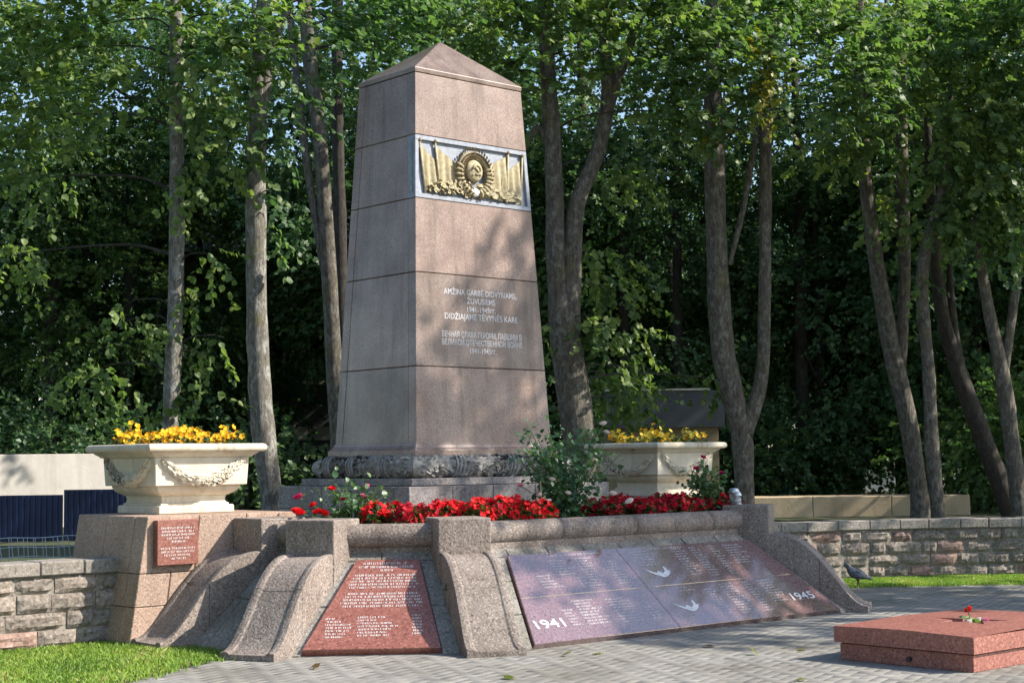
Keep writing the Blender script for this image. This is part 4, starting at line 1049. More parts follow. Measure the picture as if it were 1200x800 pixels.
bk = empty('eternal_flame_block', (0, -6.65, 0), 'low red granite block with star shaped recess standing on the paving', 'monument')
MB().box(-.90, .90, -.60, .60, 0, .128).build('plinth', MAT['block'], bk, bevel=.004)
MB().box(-.88, .88, -.58, .58, .126, .140).build('shadow_joint', MAT['darkmortar'], bk)
def block_top():
    bm = bmesh.new(); z0, z1 = .138, .262; X, Y = .935, .63
    def V(x, y, z): return bm.verts.new((x, y, z))
    o = [(-X, -Y), (0, -Y), (X, -Y), (X, 0), (X, Y), (0, Y), (-X, Y), (-X, 0)]
    top = [V(x, y, z1+(.014 if (x == 0 or y == 0) else 0)) for x, y in o]; bot = [V(x, y, z0) for x, y in o]
    n = 8
    for k in range(n): bm.faces.new((bot[k], bot[(k+1) % n], top[(k+1) % n], top[k]))
    bm.faces.new(bot[::-1])
    sp = [(.31*(1 if k % 2 == 0 else .42)*cos(pi/2+k*pi/5), .31*(1 if k % 2 == 0 else .42)*sin(pi/2+k*pi/5)) for k in range(10)]
    s1 = [V(x, y, z1+.016) for x, y in sp]; s0 = [V(x*.9, y*.9, z1-.06) for x, y in sp]
    for k in range(10): bm.faces.new((s1[k], s0[k], s0[(k+1) % 10], s1[(k+1) % 10]))
    es = [bm.edges.get((top[k], top[(k+1) % n])) for k in range(n)]+[bm.edges.get((s1[k], s1[(k+1) % 10])) for k in range(10)]
    bmesh.ops.triangle_fill(bm, use_beauty=True, edges=es, normal=(0, 0, 1))
    me = bpy.data.meshes.new('cap_slab'); bmesh.ops.recalc_face_normals(bm, faces=bm.faces); bm.to_mesh(me); bm.free()
    link('cap_slab', me, MAT['block'], bk)
    m = MB(); m.add([(x*.93, y*.93, z1-.058) for x, y in sp]+[(0, 0, z1-.058)], [(k, (k+1) % 10, 10) for k in range(10)]); m.build('star_burner', MAT['soot'], bk)
    MB().tube([(-.9, -.05, .055), (-.925, -.05, .055)], .02, 10).build('pipe_hole', MAT['soot'], bk)
block_top()
# flowers laid on the block
fl = empty('red_rose', (-.06, -6.69, .215), 'single red rose with green leaf propped in the star recess', 'rose')
MB().tube([(.10, .05, 0), (.02, 0, .075), (-.08, -.03, .19)], .004, 6).build('stem', MAT['stem'], fl)
b = link('blossom', BL['red'], None, fl, (0, .0, .145)); b.scale = (.9, .9, 1.15); b.rotation_euler = (-.5, -.3, 0)
rgn = np.random.default_rng(2); V, F, T = leaf_arrays(rgn, np.array([(.0, 0, .085), (.02, -.02, .07), (-.02, .01, .08), (.03, .0, .06), (.05, -.02, .05)]), rgn.normal(0, 1, (5, 3)), np.array([(0, -.6, .6)]*5), np.full(5, .07), 'round', np.full(5, .9))
link('leaf', np_mesh('leaf', V, F, attr={'tint': T}), MAT['leaf_rose'], fl)
for nm, key, x, y, label in (('pink_carnation', 'pink', .05, -6.78, 'small pink flower lying in the star recess'), ('white_flower', 'cream_petal', .06, -6.70, 'white flower head lying beside the pink one'), ('pale_blossom', 'cream_petal', -.14, -6.74, 'small white blossom on the edge of the star recess')):
    e = empty(nm, (x, y, .245), label, 'flower'); b = link('blossom', BL[key], None, e, (0, 0, .025)); b.scale = (.75,)*3; b.rotation_euler = (-.8, .2, 0)
    MB().tube([(0, 0, .02), (.06, .09, .015)], .003, 5).build('stem', MAT['stem'], e)

MAT['feather'] = None
def mat_feather():
    m, t, b = nodes('grey feathers'); p = coords(t)
    c = ramp(t, noise(t, p, 45, 2), [(.35, (.04, .045, .06)), (.55, (.11, .12, .15)), (.7, (.25, .26, .30))])
    t.links.new(c, b.inputs['Base Color']); b.inputs['Roughness'].default_value = .6; return m
MAT['feather'] = mat_feather(); MAT['bill'] = plain('dark bill', (.03, .03, .035), .5); MAT['leg'] = plain('dark pink leg', (.12, .05, .05), .6)
pg = empty('pigeon', (4.86, -2.02, 0), 'grey speckled pigeon standing on the paving by the lawn strip', 'pigeon', rz=math.atan2(.665, -.747)+R(8))
# body along +x (head) ; one continuous mesh
sec = [(-.185, .085, .008, .006), (-.15, .105, .022, .014), (-.11, .125, .036, .026), (-.06, .145, .055, .050), (0, .165, .068, .066), (.05, .185, .064, .066), (.085, .212, .050, .052), (.108, .240, .036, .036), (.122, .262, .030, .030), (.138, .276, .030, .029), (.158, .276, .024, .023), (.174, .266, .010, .010)]
sec = smooth_path(sec, 3); rings = []
for i, (x, z, ry_, rz_) in enumerate(sec):
    x2, z2 = sec[min(i+1, len(sec)-1)][:2]; x1_, z1_ = sec[max(i-1, 0)][:2]; ang = math.atan2(z2-z1_, x2-x1_)
    rings.append([(x-sin(ang)*rz_*sin(t), ry_*cos(t), z+cos(ang)*rz_*sin(t)) for t in np.linspace(0, 2*pi, 14, endpoint=False)])
MB().loft(rings).build('body', MAT['feather'], pg, smooth=True)
MB().tube([(.170, 0, .268), (.190, 0, .255), (.202, 0, .243)], [.007, .005, .001], 6).build('bill', MAT['bill'], pg)
for s in (-1, 1):
    wg = [(.06, .055, .20), (.02, .071, .205), (-.05, .06, .185), (-.12, .04, .15), (-.20, .018, .105), (-.13, .045, .115), (-.05, .066, .125), (.03, .069, .150)]
    MB().add([(a, s*b_, c) for a, b_, c in wg]+[(-.03, s*.078, .165)], [(k, (k+1) % 8, 8) if s < 0 else ((k+1) % 8, k, 8) for k in range(8)]).build('wing', MAT['feather'], pg, smooth=True)
    MB().tube([(.0, s*.025, .115), (-.005, s*.025, .05), (.0, s*.025, .012)], [.012, .006, .005], 6).build('leg', MAT['leg'], pg)
    ft = MB()
    for a in (-.6, 0, .6, pi): ft.tube([(.0, s*.025, .012), (.035*cos(a), s*.025+.035*sin(a), .004)], .004, 5)
    ft.build('foot', MAT['leg'], pg)
    link('eye', MB().loft([[(.144+.005*cos(t), s*(.0275), .282+.005*sin(t)) for t in np.linspace(0, 2*pi, 8, endpoint=False)], [(.144+.004*cos(t), s*.031, .282+.004*sin(t)) for t in np.linspace(0, 2*pi, 8, endpoint=False)]]).mesh('eye'), MAT['bill'], pg)

# ================================================================== FENCES AND BUILDINGS BEHIND
def plan_box(name, mat, parent, A, B, z0, z1, depth, org, bevel=.0):
    A = Vector((A[0], A[1], 0)); B = Vector((B[0], B[1], 0)); d = (B-A).normalized(); n = Vector((-d.y, d.x, 0)); q = [A, B, B+n*depth, A+n*depth]
    return MB().hexa([(v.x-org[0], v.y-org[1], z0-org[2]) for v in q], [(v.x-org[0], v.y-org[1], z1-org[2]) for v in q]).build(name, mat, parent, bevel=bevel)
def mat_plaster(name, a, b_, sc=2.):
    m, t, b = nodes(name); p = wpos(t); c = ramp(t, noise(t, p, sc, 6, .65), [(.35, a), (.65, b_)])
    c = mix(t, ramp(t, noise(t, wpos(t, 5, 5, .5), 1, 4), [(.5, (0, 0, 0)), (.75, (.5, .5, .5))]), c, (.6, .56, .5), 'MULTIPLY')
    t.links.new(c, b.inputs['Base Color']); b.inputs['Roughness'].default_value = .9; bump(t, b, noise(t, p, 25, 4), .3, .01); return m
MAT['concrete'] = mat_plaster('pale concrete', (.44, .415, .38), (.53, .50, .455)); MAT['sandstone'] = mat_plaster('sandy rendered wall', (.46, .35, .22), (.56, .44, .29))
MAT['blue'] = plain('blue painted steel', (.018, .032, .095), .4, .2, 5); MAT['greywall'] = mat_plaster('grey render', (.12, .12, .125), (.17, .17, .175)); MAT['roofgrey'] = plain('grey sheet roof', (.055, .06, .065), .5, .15, 3)
MAT['ochre'] = mat_plaster('ochre render', (.22, .18, .11), (.30, .25, .16)); MAT['housewhite'] = mat_plaster('white render', (.62, .61, .58), (.74, .73, .70)); MAT['pane'] = plain('dark window pane', (.02, .025, .03), .1); MAT['cream'] = plain('cream trim', (.52, .48, .38), .7)
MAT['wire'] = plain('galvanised wire', (.55, .60, .66), .4, .1, 30, .3)
PA, PB = at(-330, 533, 22.6), at(205, 530, 27.0)
cw = empty('concrete_wall', (PA[0], PA[1], .62), 'pale sunlit concrete boundary wall behind the blue fence', 'wall')
for k in range(1):
    a = PA+(PB-PA)*(k/1); b = PA+(PB-PA)*((k+1)/1); d_ = (b-a)/np.linalg.norm(b-a)*.006; plan_box('wall_panel', MAT['concrete'], cw, a+d_, b-d_, .5, 1.80, .2, (PA[0], PA[1], .62), .008)
def corrugated(a, b, z0, z1, org, parent):
    a = Vector((a[0], a[1], 0)); b = Vector((b[0], b[1], 0)); L = (b-a).length; d = (b-a).normalized(); n = Vector((d.y, -d.x, 0)); m = MB(); x = 0; prof = []
    while x < L:
        for dx, o in ((0, 0), (.022, 0), (.030, .022), (.052, .022), (.060, 0)): prof.append(a+d*min(L, x+dx)+n*o)
        x += .075
    m.loft([[(p.x-org[0], p.y-org[1], z0-org[2]) for p in prof], [(p.x-org[0], p.y-org[1], z1-org[2]) for p in prof]], cap=False, closed=False)
    o = m.build('fence_sheet', MAT['blue'], parent); md = o.modifiers.new('thick', 'SOLIDIFY'); md.thickness = .004
bf_o = at(-20, 580, 21); bf = empty('corrugated_fence', (bf_o[0], bf_o[1], .62), 'dark blue corrugated metal fence below the pale wall', 'fence')
for x0_, x1_, top in ((-180, -92, 1.22), (-91, -4, 1.225), (-3, 74, 1.225), (75, 165, 1.29), (166, 250, 1.285)):
    a = at(x0_, 580, 21); b = at(x1_, 580, 21); corrugated(a, b, .6, top, (bf_o[0], bf_o[1], .62), bf)
# wire mesh behind the left wall's coping
wm_o = at(40, 650, 15.6); wm = empty('wire_fence', (wm_o[0], wm_o[1], .62), 'sagging galvanised wire mesh fence between stone wall and blue fence', 'fence')
def wpt(u, z): p = at(-140+u*245, 600, 15.6); return (p[0]-wm_o[0], p[1]-wm_o[1], z-.62)
ztop = lambda u: .93-.03*sin(u*5)-.05*u+.0
hz = MB(); rgr = random.Random(3)
for k in range(3):
    pts = [wpt(u, .62+(ztop(u)-.62)*(k+1)/3+.008*sin(u*20+k)) for u in np.linspace(0, 1, 24)]; MB().tube(pts, .0042, 4).build('line_wire', MAT['wire'], wm)
for k in range(44):
    u = k/43; zt = ztop(u); du = rgr.uniform(-.012, .018)
    MB().tube([wpt(u, .60), wpt(u+du*.6+.006, .72), wpt(u+du-.004, zt)], .0034, 4).build('mesh_wire', MAT['wire'], wm)
for u in (0.0, 1.0): MB().tube([wpt(u, .58), wpt(u, 1.0)], .02, 8).build('post', MAT['wire'], wm)

PA, PB = at(860, 583, 26), at(1137, 580, 26)
bw = empty('sandy_wall', (PA[0], PA[1], .6), 'low sandy coloured wall behind the curved stone wall', 'wall')
for k in range(3):
    a = PA+(PB-PA)*(k/3); b = PA+(PB-PA)*((k+1)/3); d_ = (b-a)/np.linalg.norm(b-a)*.004; plan_box('wall_panel', MAT['sandstone'], bw, a+d_, b-d_, .5, .945, 1.1, (PA[0], PA[1], .6), .01)

def building(name, label, pxL, pxR, D, z0, z1, depth, wallmat, windows, roof, trims=()):
    A, B = at(pxL, 500, D), at(pxR, 500, D); o = (A[0], A[1], .6); root = empty(name, o, label, 'building')
    plan_box('wall', wallmat, root, A, B, z0, z1, depth, o)
    d = (B-A); 
    for u0, u1, wz0, wz1 in windows:
        a, b = A+d*u0, A+d*u1; nrm = np.array([d[1], -d[0], 0]); nrm /= np.linalg.norm(nrm)
        fo = plan_box('window', MAT['cream'], root, a+nrm*.06, b+nrm*.06, wz0, wz1, .05, o); e = d/np.linalg.norm(d)*.07
        plan_box('pane', MAT['pane'], fo, a+nrm*.075+e, b+nrm*.075-e, wz0+.07, wz1-.07, .02, o)
    for u0, u1, tz0, tz1, mt, pr_ in trims:
        a, b = A+d*u0, A+d*u1; nrm = np.array([d[1], -d[0], 0]); nrm /= np.linalg.norm(nrm); plan_box('trim', mt, root, a+nrm*pr_, b+nrm*pr_, tz0, tz1, pr_+.05, o)
    if roof:
        a, b = A-d*.03, B+d*.03; nrm = np.array([d[1], -d[0], 0]); nrm /= np.linalg.norm(nrm)
        q = [a+nrm*.4, b+nrm*.4, b-nrm*(depth+.4), a-nrm*(depth+.4)]; m0 = (q[0]+q[3])/2; m1 = (q[1]+q[2])/2; P_ = lambda v, z: (v[0]-o[0], v[1]-o[1], z-o[2])
        MB().add([P_(q[0], z1), P_(q[1], z1), P_(q[2], z1), P_(q[3], z1), P_(m0, z1+roof), P_(m1, z1+roof)], [(0, 1, 5, 4), (2, 3, 4, 5), (1, 2, 5), (3, 0, 4), (3, 2, 1, 0)]).build('roof', MAT['roofgrey'], root)
building('small_kiosk', 'dark grey flat roofed kiosk among trees behind the shaded planter', 712, 842, 26.8, .6, 2.16, 2.5, MAT['ochre'], [], 0, [(-.04, 1.04, 2.12, 2.54, MAT['roofgrey'], .25), (-.03, 1.0, 2.544, 2.74, MAT['roofgrey'], .12), (-.02, .92, 2.744, 2.775, MAT['cream'], .16)])
building('grey_house', 'grey two storey house hidden in trees behind the obelisk', 150, 470, 36, .6, 6.4, 7, MAT['greywall'], [(.30, .42, 1.0, 1.9), (.62, .74, .9, 2.0), (.66, .78, 3.6, 5.0), (.3, .42, 3.6, 5.0), (.48, .58, 3.6, 5.0)], 2.6, [(.36, 1, 2.12, 2.42, MAT['cream'], .1), (.64, .80, 3.38, 3.46, MAT['cream'], .12)])
building('white_house', 'white house glimpsed between trunks above the sandy wall', 1010, 1130, 44, .6, 4.5, 8, MAT['housewhite'], [(.2, .32, 1.2, 2.2), (.62, .74, 1.0, 2.1)], 2.0)

# ================================================================== TREES
def trunk_path(D, pts, ground=.60, dd=0.0):
    """pts: (photo x, photo y, width in photo pixels) from the foot upwards -> points and radii in metres"""
    P = [at(x, y, D+dd*i) for i, (x, y, w) in enumerate(pts)]; r = [w*.5*.74*D/FPX for x, y, w in pts]
    return P, r
def stem_mesh(mb, P, r, seed, n=14, flare=False, steps=4):
    rows = [(*p, q) for p, q in zip(P, r)]
    S = smooth_path(rows, steps); rg = random.Random(seed)
    pts = [s[:3] for s in S]; rad = [max(.008, s[3])*(1+rg.uniform(-.05, .05)) for s in S]
    mb.tube(pts, rad, n, jit=.05, rng=rg)
def tree(label, D, stems, bark, leafm, clumps, seed, crown=None, shape='maple', size=.088, group=None, per=14, n_each=85, name='tree', boughs=None):
    P0, r0 = trunk_path(D, stems[0]); foot = P0[0].copy(); foot[2] = .55
    root = empty(name, tuple(foot), label, 'tree', group)
    org = foot
    for k, st_ in enumerate(stems):
        P, r = trunk_path(D, st_)
        if k == 0:
            P = [np.array([P[0][0], P[0][1], .50])]+P; r = [r[0]*1.45]+r
        mb = MB(); stem_mesh(mb, [p-org for p in P], r, seed+k)
        mb.build('trunk' if k == 0 else 'limb', bark, root, smooth=True)
    rg = np.random.default_rng(seed); parts = []
    if clumps:
        cs = [at(x, y, D+d_) - org for x, y, d_, q in clumps]; rs = [q for *_, q in clumps]
        axis = np.array([0, 0, 6.0]); parts.append(clump_sprays(rg, cs, rs, n_each, axis, per=per, size=size, shape=shape))
        lb = MB()
        for c in cs:   # a bough carries each low clump
            c = np.asarray(c); b0 = min([p-org for p in smooth_path(P0, 8)], key=lambda p: abs(p[2]-(c[2]-.15)))
            mid = (b0+c)/2+np.array([0, 0, .16]); m2 = MB(); m2.tube(smooth_path([b0, b0*.72+c*.28+np.array([0, 0, .14]), mid*.5+c*.5, c], 4), np.linspace(.010+.012*min(1, np.linalg.norm(c-b0)/2), .004, 13), 5); m2.build('bough', MAT['bark_dark'], root)
    if crown:
        cz, rad, ncl = crown; top = P0[-1]-org; rr = np.random.default_rng(seed+5); cs = []; rs = []
        c0 = np.array([P0[len(P0)//2][0]-org[0], P0[len(P0)//2][1]-org[1], cz-.55])
        while len(cs) < ncl:
            u = rr.normal(0, 1, 3); u /= np.linalg.norm(u); cs.append(c0+u*(rr.uniform(.3, 1)**.6)*np.array(rad)); rs.append(rr.uniform(.6, 1.15))
        parts.append(clump_sprays(rr, cs, rs, n_each*.8, c0-np.array([0, 0, 1]), per=per, size=size*1.05, shape=shape))
    V, F, T = merge(parts)
    o = link('crown', np_mesh('crown', V, F, attr={'tint': T}), leafm, root); o['kind'] = 'stuff'
    return root
BG, BB, BD = MAT['bark_grey'], MAT['bark_brown'], MAT['bark_dark']
LL, LM, LD = MAT['leaf_linden'], MAT['leaf_maple'], MAT['leaf_dark']
tree('slender sunlit linden rising behind the yellow planter', 19.3, [[(199, 520, 27), (203, 430, 26), (207, 300, 24), (207, 150, 22), (206, 20, 19), (206, -150, 14), (203, -330, 7)]], BG, LL,
     [(150, 355, -.1, .22), (168, 385, -.2, .20), (235, 345, -.1, .2), (250, 300, -.3, .22), (140, 380, .1, .18), (235, 415, 0, .2), (262, 395, -.1, .18), (222, 460, 0, .2), (245, 130, -.2, .45), (255, 60, -.3, .55), (235, 200, -.2, .3), (160, 80, -.3, .5), (120, 30, .2, .7), (270, 180, -.3, .35), (60, 60, .3, .7), (215, 100, -.4, .3), (60, 0, 0, .8), (20, 140, .3, .6), (100, 120, .1, .6), (40, 210, .4, .5), (10, 300, .6, .45), (120, 430, .5, .4), (185, -10, -.3, .7), (280, 20, -.3, .6)], 301, (11.8, (1.8, 1.8, 1.3), 5), 'round', .086, n_each=115, name='linden_tree')
tree('thick lichen covered linden beside the obelisk', 19.5, [[(320, 600, 38), (308, 500, 37), (302, 400, 35), (300, 250, 32), (302, 130, 28), (310, 0, 24), (322, -150, 18), (330, -320, 8)], [(303, 150, 22), (318, 60, 18), (345, -20, 14), (370, -120, 8)]], BG, LL,
     [(322, 140, -.4, .25), (320, 165, -.4, .2), (315, 225, -.3, .15), (340, 100, -.3, .35), (300, 60, -.4, .45), (360, 20, -.3, .55), (250, 40, .2, .5), (400, 60, .1, .5), (430, 20, .2, .6), (310, 255, -.3, .10), (470, 0, 0, .6)], 302, (11.8, (1.8, 1.8, 1.3), 5), 'round', .086, n_each=115, name='linden_tree')
tree('dark leaning maple directly left of the obelisk', 24.6, [[(399, 560, 29), (394, 470, 27), (386, 330, 25), (376, 180, 24), (362, 60, 22), (352, -60, 19), (345, -250, 12)], [(380, 320, 12), (364, 220, 13), (352, 130, 13), (342, 40, 11), (330, -60, 8)]], BB, LM,
     [(400, 90, .5, .6), (450, 40, .3, .8), (340, 90, .4, .5), (300, 100, .8, .6), (520, 20, .2, .8), (560, 50, .2, .6)], 303, (11.8, (1.8, 1.8, 1.3), 5), name='maple_tree')
tree('dark trunked maple half hidden behind its leaning neighbour', 27, [[(404, 540, 22), (402, 400, 21), (398, 250, 20), (395, 100, 18), (396, -40, 16), (398, -220, 10)]], BD, LD,
     [(420, 130, .5, .6), (380, 200, .8, .5), (350, 260, .8, .6), (440, 90, .5, .7)], 304, (11.8, (1.8, 1.8, 1.3), 5), name='maple_tree')
tree('massive mossy forked maple right of the obelisk', 21.6, [[(684, 570, 60), (676, 490, 55), (664, 410, 48), (653, 320, 34), (649, 200, 29), (642, 80, 24), (632, -60, 18), (620, -220, 8)], [(667, 400, 36), (670, 310, 31), (676, 240, 27), (700, 180, 25), (712, 120, 22), (709, 50, 18), (702, -60, 14)], [(706, 150, 18), (732, 70, 16), (755, 0, 14), (772, -80, 8)], [(648, 190, 12), (632, 150, 12), (612, 178, 10)]], BB, LM,
     [(620, 60, -.3, .7), (690, 90, -.2, .5), (750, 60, -.4, .8), (720, 390, -.3, .42), (700, 372, -.4, .25), (640, 380, -.6, .10), (770, 130, -.3, .6), (580, 20, -.3, .8), (660, 20, -.2, .8), (740, 200, .8, .5), (700, 0, -.4, .7), (560, 90, .3, .6), (635, 120, .2, .5), (735, 470, 2.2, .4), (757, 435, 2.6, .45), (715, 440, 1.6, .5), (842, 445, 2.8, .4), (700, 300, .8, .5), (725, 340, 1.2, .5)], 305, (11.8, (1.8, 1.8, 1.3), 5), name='maple_tree', n_each=100)
tree('double stemmed maple with a sunlit right stem behind the lanterns', 22.6, [[(873, 595, 31), (870, 520, 33), (860, 470, 36), (846, 400, 36), (840, 290, 33), (838, 170, 28), (835, 40, 22), (830, -120, 12)], [(872, 510, 26), (892, 445, 22), (896, 350, 20), (897, 220, 20), (898, 120, 18), (905, 0, 14), (910, -130, 8)], [(836, 330, 16), (831, 250, 13), (829, 160, 10), (826, 90, 6)], [(855, 310, 9), (872, 240, 9), (888, 150, 8)]], BB, LM,
     [(850, 60, -1.4, .7), (880, 100, -1.7, .45), (830, 110, -1.6, .55), (905, 60, -1.6, .45), (800, 50, -.9, .7), (860, 0, -1.0, .8), (930, 10, -.6, .7), (985, 95, -1.2, .6), (1010, 75, -1.3, .45), (1000, 120, -1.3, .4), (960, 40, -.6, .7), (850, 135, -1.6, .35), (820, 150, -1.5, .3), (1040, 50, -.6, .6), (780, 0, -.8, .8), (975, 130, -1.2, .3)], 306, (11.8, (1.8, 1.8, 1.3), 5), name='maple_tree', n_each=105)
tree('forked dark maple leaning over the sandy wall', 24.2, [[(1078, 590, 31), (1064, 490, 29), (1043, 400, 28), (1023, 280, 24), (1012, 180, 22), (1008, 60, 18), (1005, -80, 10)], [(1054, 430, 20), (1060, 330, 19), (1057, 200, 20), (1055, 60, 16), (1050, -80, 8)]], BB, LM,
     [(1000, 150, -.6, .5), (1010, 185, -.6, .35), (1060, 110, -.4, .7), (1090, 60, -.3, .8), (970, 170, 0, .5), (1030, 230, .3, .4), (1100, 0, 0, .9), (1040, 170, -.9, .5), (1080, 140, -.8, .6), (1010, 20, -.8, .8), (1060, 250, -.5, .3)], 307, None, name='maple_tree')
tree('thin crooked maple standing before the sandy wall', 23, [[(1100, 608, 24), (1092, 520, 22), (1088, 430, 20), (1080, 340, 20), (1088, 280, 18), (1105, 220, 14), (1112, 150, 10), (1115, 60, 6)]], BB, LM,
     [(1130, 170, -.5, .7), (1160, 130, -.5, .8), (1180, 190, -.6, .7), (1120, 110, -.3, .7), (1190, 60, -.3, .9), (1150, 230, -.4, .5), (1105, 260, -.3, .3), (1080, 330, -.2, .15)], 308, None, name='maple_tree', n_each=100)
tree('dark maple leaning left from the wall corner', 24.4, [[(1187, 605, 34), (1155, 520, 29), (1125, 440, 26), (1105, 370, 22), (1096, 300, 20), (1090, 220, 16), (1085, 100, 10)], [(1130, 450, 14), (1118, 380, 12), (1112, 310, 10)]], BD, LD,
     [(1090, 200, .3, .6), (1120, 300, .6, .5), (1060, 260, .6, .5)], 309, None, name='maple_tree')
tree('brown forked maple at the end of the sandy wall', 23.2, [[(1196, 606, 30), (1186, 520, 26), (1175, 440, 24), (1160, 370, 20), (1148, 300, 14), (1142, 240, 10)], [(1176, 440, 16), (1190, 340, 14), (1200, 260, 12), (1206, 180, 8)]], BB, LM,
     [(1190, 250, -.4, .6), (1150, 250, -.2, .6), (1220, 200, -.4, .8), (1140, 210, -.1, .6), (1200, 130, -.3, .8), (1170, 60, -.8, .9), (1210, 20, -.8, .9), (1180, 280, -.7, .4), (1130, 30, -.6, .8)], 310, None, name='maple_tree')
rgy = np.random.default_rng(77)
V, F, T = clump_sprays(rgy, [at(905, 92, 20.9), at(893, 72, 20.8), at(915, 108, 20.9), at(845, 150, 20.9)], [.30, .26, .2, .16], 120, at(895, 60, 22), per=12, size=.088, shape='maple')
for o in bpy.data.objects:
    if o.get('label', '').startswith('double stemmed maple'):
        y_ = link('yellowing_leaves', np_mesh('yellowing_leaves', V-np.array(o.location), F, attr={'tint': T}), MAT['leaf_yellow'], o); y_['kind'] = 'stuff'
# background trees: shared crown meshes, every tree a thing with trunk and crown
CV = [crown_mesh('crown', 400+i, rd, nc, 52, .10, 'diamond', 14) for i, (rd, nc) in enumerate((((3.0, 3.0, 4.2), 85), ((3.4, 3.2, 3.8), 90), ((2.6, 2.8, 4.6), 80), ((3.2, 3.4, 4.4), 95)))]
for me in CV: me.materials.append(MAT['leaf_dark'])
def bg_tree(px, D, cz, v, sc, label, lean=0.0, group='trees of the wood behind', dark=True, seed=0, xy=None, th=None):
    rg = random.Random(seed+int(px)+int(D*7)); p = at(px, 560, D) if xy is None else np.array([xy[0], xy[1], 0]); foot = (p[0], p[1], .55)
    root = empty('wood_tree', foot, label, 'tree', group)
    hgt = cz+2.2*sc; pts = [(0, 0, -.1), (lean*.3, .05, hgt*.3), (lean*.7, 0, hgt*.65), (lean, .1, hgt)]; r0 = rg.uniform(.11, .17)*sc
    mb = MB(); stem_mesh(mb, [np.array(q, float) for q in pts], [r0*1.25, r0, r0*.75, r0*.2], seed+int(px), 9); mb.build('trunk', MAT['bark_dark'], root, smooth=True)
    for k in range(4):
        a = rg.uniform(0, 6.28); z_ = cz-2.6*sc+k*1.1*sc; L = rg.uniform(1.5, 2.4)*sc; m2 = MB(); m2.tube([(lean*.5, 0, z_), (L*.5*cos(a), L*.5*sin(a), z_+.6), (L*cos(a), L*sin(a), z_+1.1)], [r0*.4, r0*.25, .01], 5); m2.build('limb', MAT['bark_dark'], root)
    c = link('crown', CV[v], None, root, (lean*.8, 0, cz-.55), rg.uniform(0, 6.28)); c.scale = (sc, sc, sc*rg.uniform(.92, 1.08)); c['kind'] = 'stuff'
    return root
W = 'tree of the dense shaded wood behind the memorial'
for i, (px, D, cz, sc) in enumerate(((-130, 30, 4.8, .9), (-20, 33, 4.8, .92), (75, 36, 5.2, 1.0), (150, 30.5, 5.2, .85), (235, 33, 5.4, .9), (330, 40, 5.6, .85), (425, 31, 6.0, .8), (560, 30, 4.8, .9), (650, 35, 4.8, .95),
                                   (735, 29, 5.9, .8), (790, 38, 5.2, 1.0), (880, 32, 4.6, .85), (965, 29, 4.4, .8), (1000, 36, 4.8, .95), (1075, 31, 4.8, .9), (1150, 29, 4.8, .9), (1215, 33, 5.2, 1.0), (1300, 28, 5.2, .95), (-200, 37, 5.4, 1.0),
                                   (30, 46, 5, 1.1), (560, 46, 5, 1.1), (760, 48, 4.6, 1.1), (920, 46, 4.4, 1.1), (1060, 52, 5.4, 1.2), (1180, 48, 6, 1.2), (1330, 44, 6, 1.2))):
    D = D+2.0 if D < 40 else D
    bg_tree(px, D, cz, i % 4, sc, W, seed=i)
CH = [crown_mesh('crown', 470+i, rd, nc, 52, .10, 'diamond', 13) for i, (rd, nc) in enumerate((((2.8, 2.8, 2.7), 31), ((3.1, 2.6, 2.5), 29)))]
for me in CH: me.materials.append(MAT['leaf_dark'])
CV += CH
for i, (px, D, cz, sc) in enumerate(((-60, 27, 8.2, 1), (60, 29, 8.6, 1), (190, 31, 8.8, 1), (300, 28.5, 8.6, .9), (440, 28, 8.4, 1), (540, 31, 8.8, 1), (690, 30, 9.2, 1), (800, 28, 8.8, .9), (945, 28, 8.8, .9), (1060, 29, 8.6, 1), (1170, 29, 8.4, 1), (1250, 26, 8.2, 1))):
    D = D+2.6
    bg_tree(px, D, cz, 4+i % 2, sc, 'tall tree closing the canopy above the shaded wood', seed=200+i, group='canopy trees of the wood')
# bushes
CB = [crown_mesh('foliage', 500+i, (1.3, 1.3, 1.0), 26, 26, .10, 'diamond', 12) for i in range(2)]
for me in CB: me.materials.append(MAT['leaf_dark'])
def bush(px, D, z, s, v, label):
    p = at(px, 560, D); root = empty('shrub', (p[0], p[1], .58), label, 'shrub', 'shrubs under the trees')
    c = link('foliage', CB[v % 2], None, root, (0, 0, z), px*.3); c.scale = (s, s, s); c['kind'] = 'stuff'
    MB().tube([(0, 0, -.05), (.02, 0, z)], .03, 6).build('stem', MAT['bark_dark'], root)
for i, (px, D, z, s) in enumerate(((20, 28.5, 1.2, .9), (100, 28.8, 1.2, .95), (-70, 28.5, 1.2, .9), (170, 29.5, 1.0, .9), (920, 29.5, 1.0, .8), (1000, 31, 1.0, .9), (860, 29.5, 1.0, .9), (690, 29.5, 1.2, 1.0), (1160, 28, 1.3, 1.0), (1225, 27, 1.3, 1.1), (290, 29.5, 1.0, .9))):
    bush(px, D, z, s, i, 'leafy shrub growing low under the shaded trees')
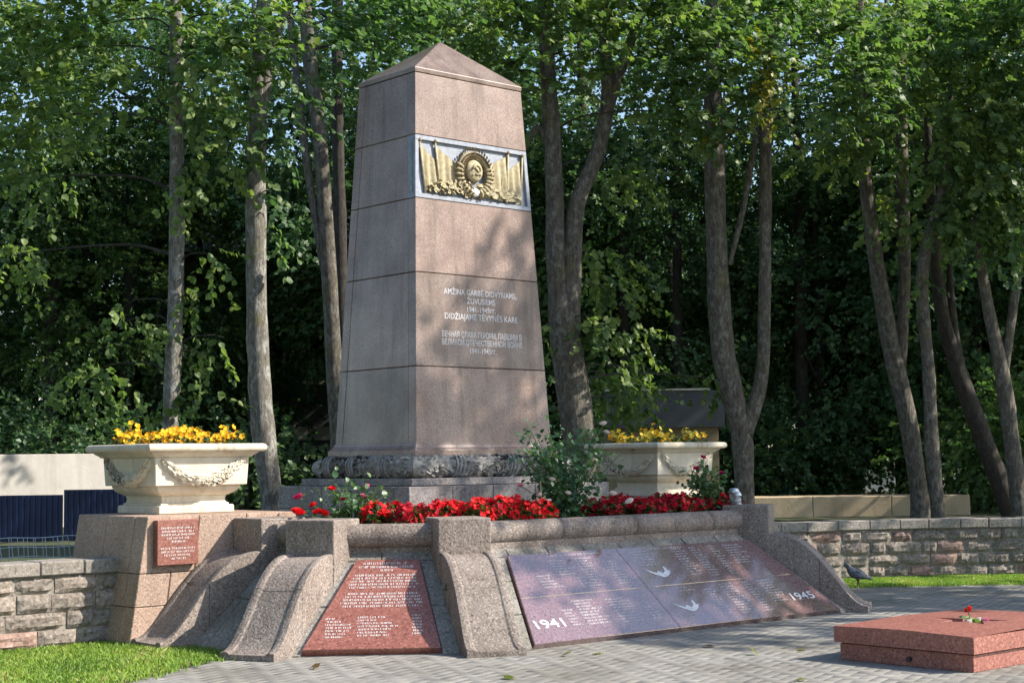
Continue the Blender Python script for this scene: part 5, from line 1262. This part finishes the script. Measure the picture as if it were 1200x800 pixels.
# tall trees standing beside the plaza on the sun's side; they shade its right half
CS = [crown_mesh('crown', 450+i, (2.7, 2.7, 3.3), 44, 22, .16, 'diamond', 14) for i in range(2)]
for me in CS: me.materials.append(MAT['leaf_maple'])
CV += CS
for i, (x, y, cz, sc) in enumerate(((9.2, -12.5, 8.5, .85), (8.7, -9.3, 10.0, .92), (12.6, -6.0, 8.2, .95), (16.5, -3.6, 8.4, 1.0), (12.6, -13.0, 8.0, .75))):
    bg_tree(900+i*40, 20, cz, 6+i % 2, sc, 'tall tree beside the plaza shading its right half', seed=90+i, xy=(x, y), group='trees beside the plaza')
# unseen trees added left of the lawn to dim skylight on the obelisk's side
for i, (x, y, cz, sc) in enumerate(((-13.5, 1.0, 6.5, 1.1), (-17.0, -3.5, 6.5, 1.1), (-15.0, 6.0, 6.5, 1.1), (-20.0, -9.0, 7.0, 1.2))):
    bg_tree(10+i*40, 20, cz, i % 4, sc, 'broad unseen tree added left of the lawn to dim the skylight', seed=120+i, xy=(x, y), group='added trees left of the lawn')

# ================================================================== FALLEN LEAVES
rgf = np.random.default_rng(9)
def fallen(x, y, z, k):
    V, F, T = leaf_arrays(rgf, np.zeros((1, 3)), rgf.normal(0, 1, (1, 3))*np.array([1, 1, .05]), np.array([[rgf.normal(0, .3), rgf.normal(0, .3), 1.0]]), np.array([.075+.03*rgf.random()]), 'maple', np.array([rgf.random()]))
    V[:, 2] -= V[:, 2].min(); o = link('fallen_leaf', np_mesh('fallen_leaf', V, F, attr={'tint': T}), MAT['leaf_yellow'] if k % 3 else MAT['leaf_brown'], None, (x, y, z))
    tag(o, 'small fallen maple leaf lying on the grey paving', 'leaf', 'fallen leaves on the paving')
MAT['leaf_brown'] = leafmat('dry brown leaves', (.10, .055, .02), (.17, .10, .035), (.26, .16, .05), .15)
k = 0
while k < 14:
    x = rgf.uniform(-5.5, 5.5); y = rgf.uniform(-7.6, -3.2)
    if y > -4.15-max(0, abs(x)-2.2)*-.55 and abs(x) < 4.4: continue
    if abs(x) < 1.05 and -7.4 < y < -5.9: continue
    if inside(GRASS_L, x, y) or inside(GRASS_R, x, y): continue
    fallen(x, y, .004, k); k += 1
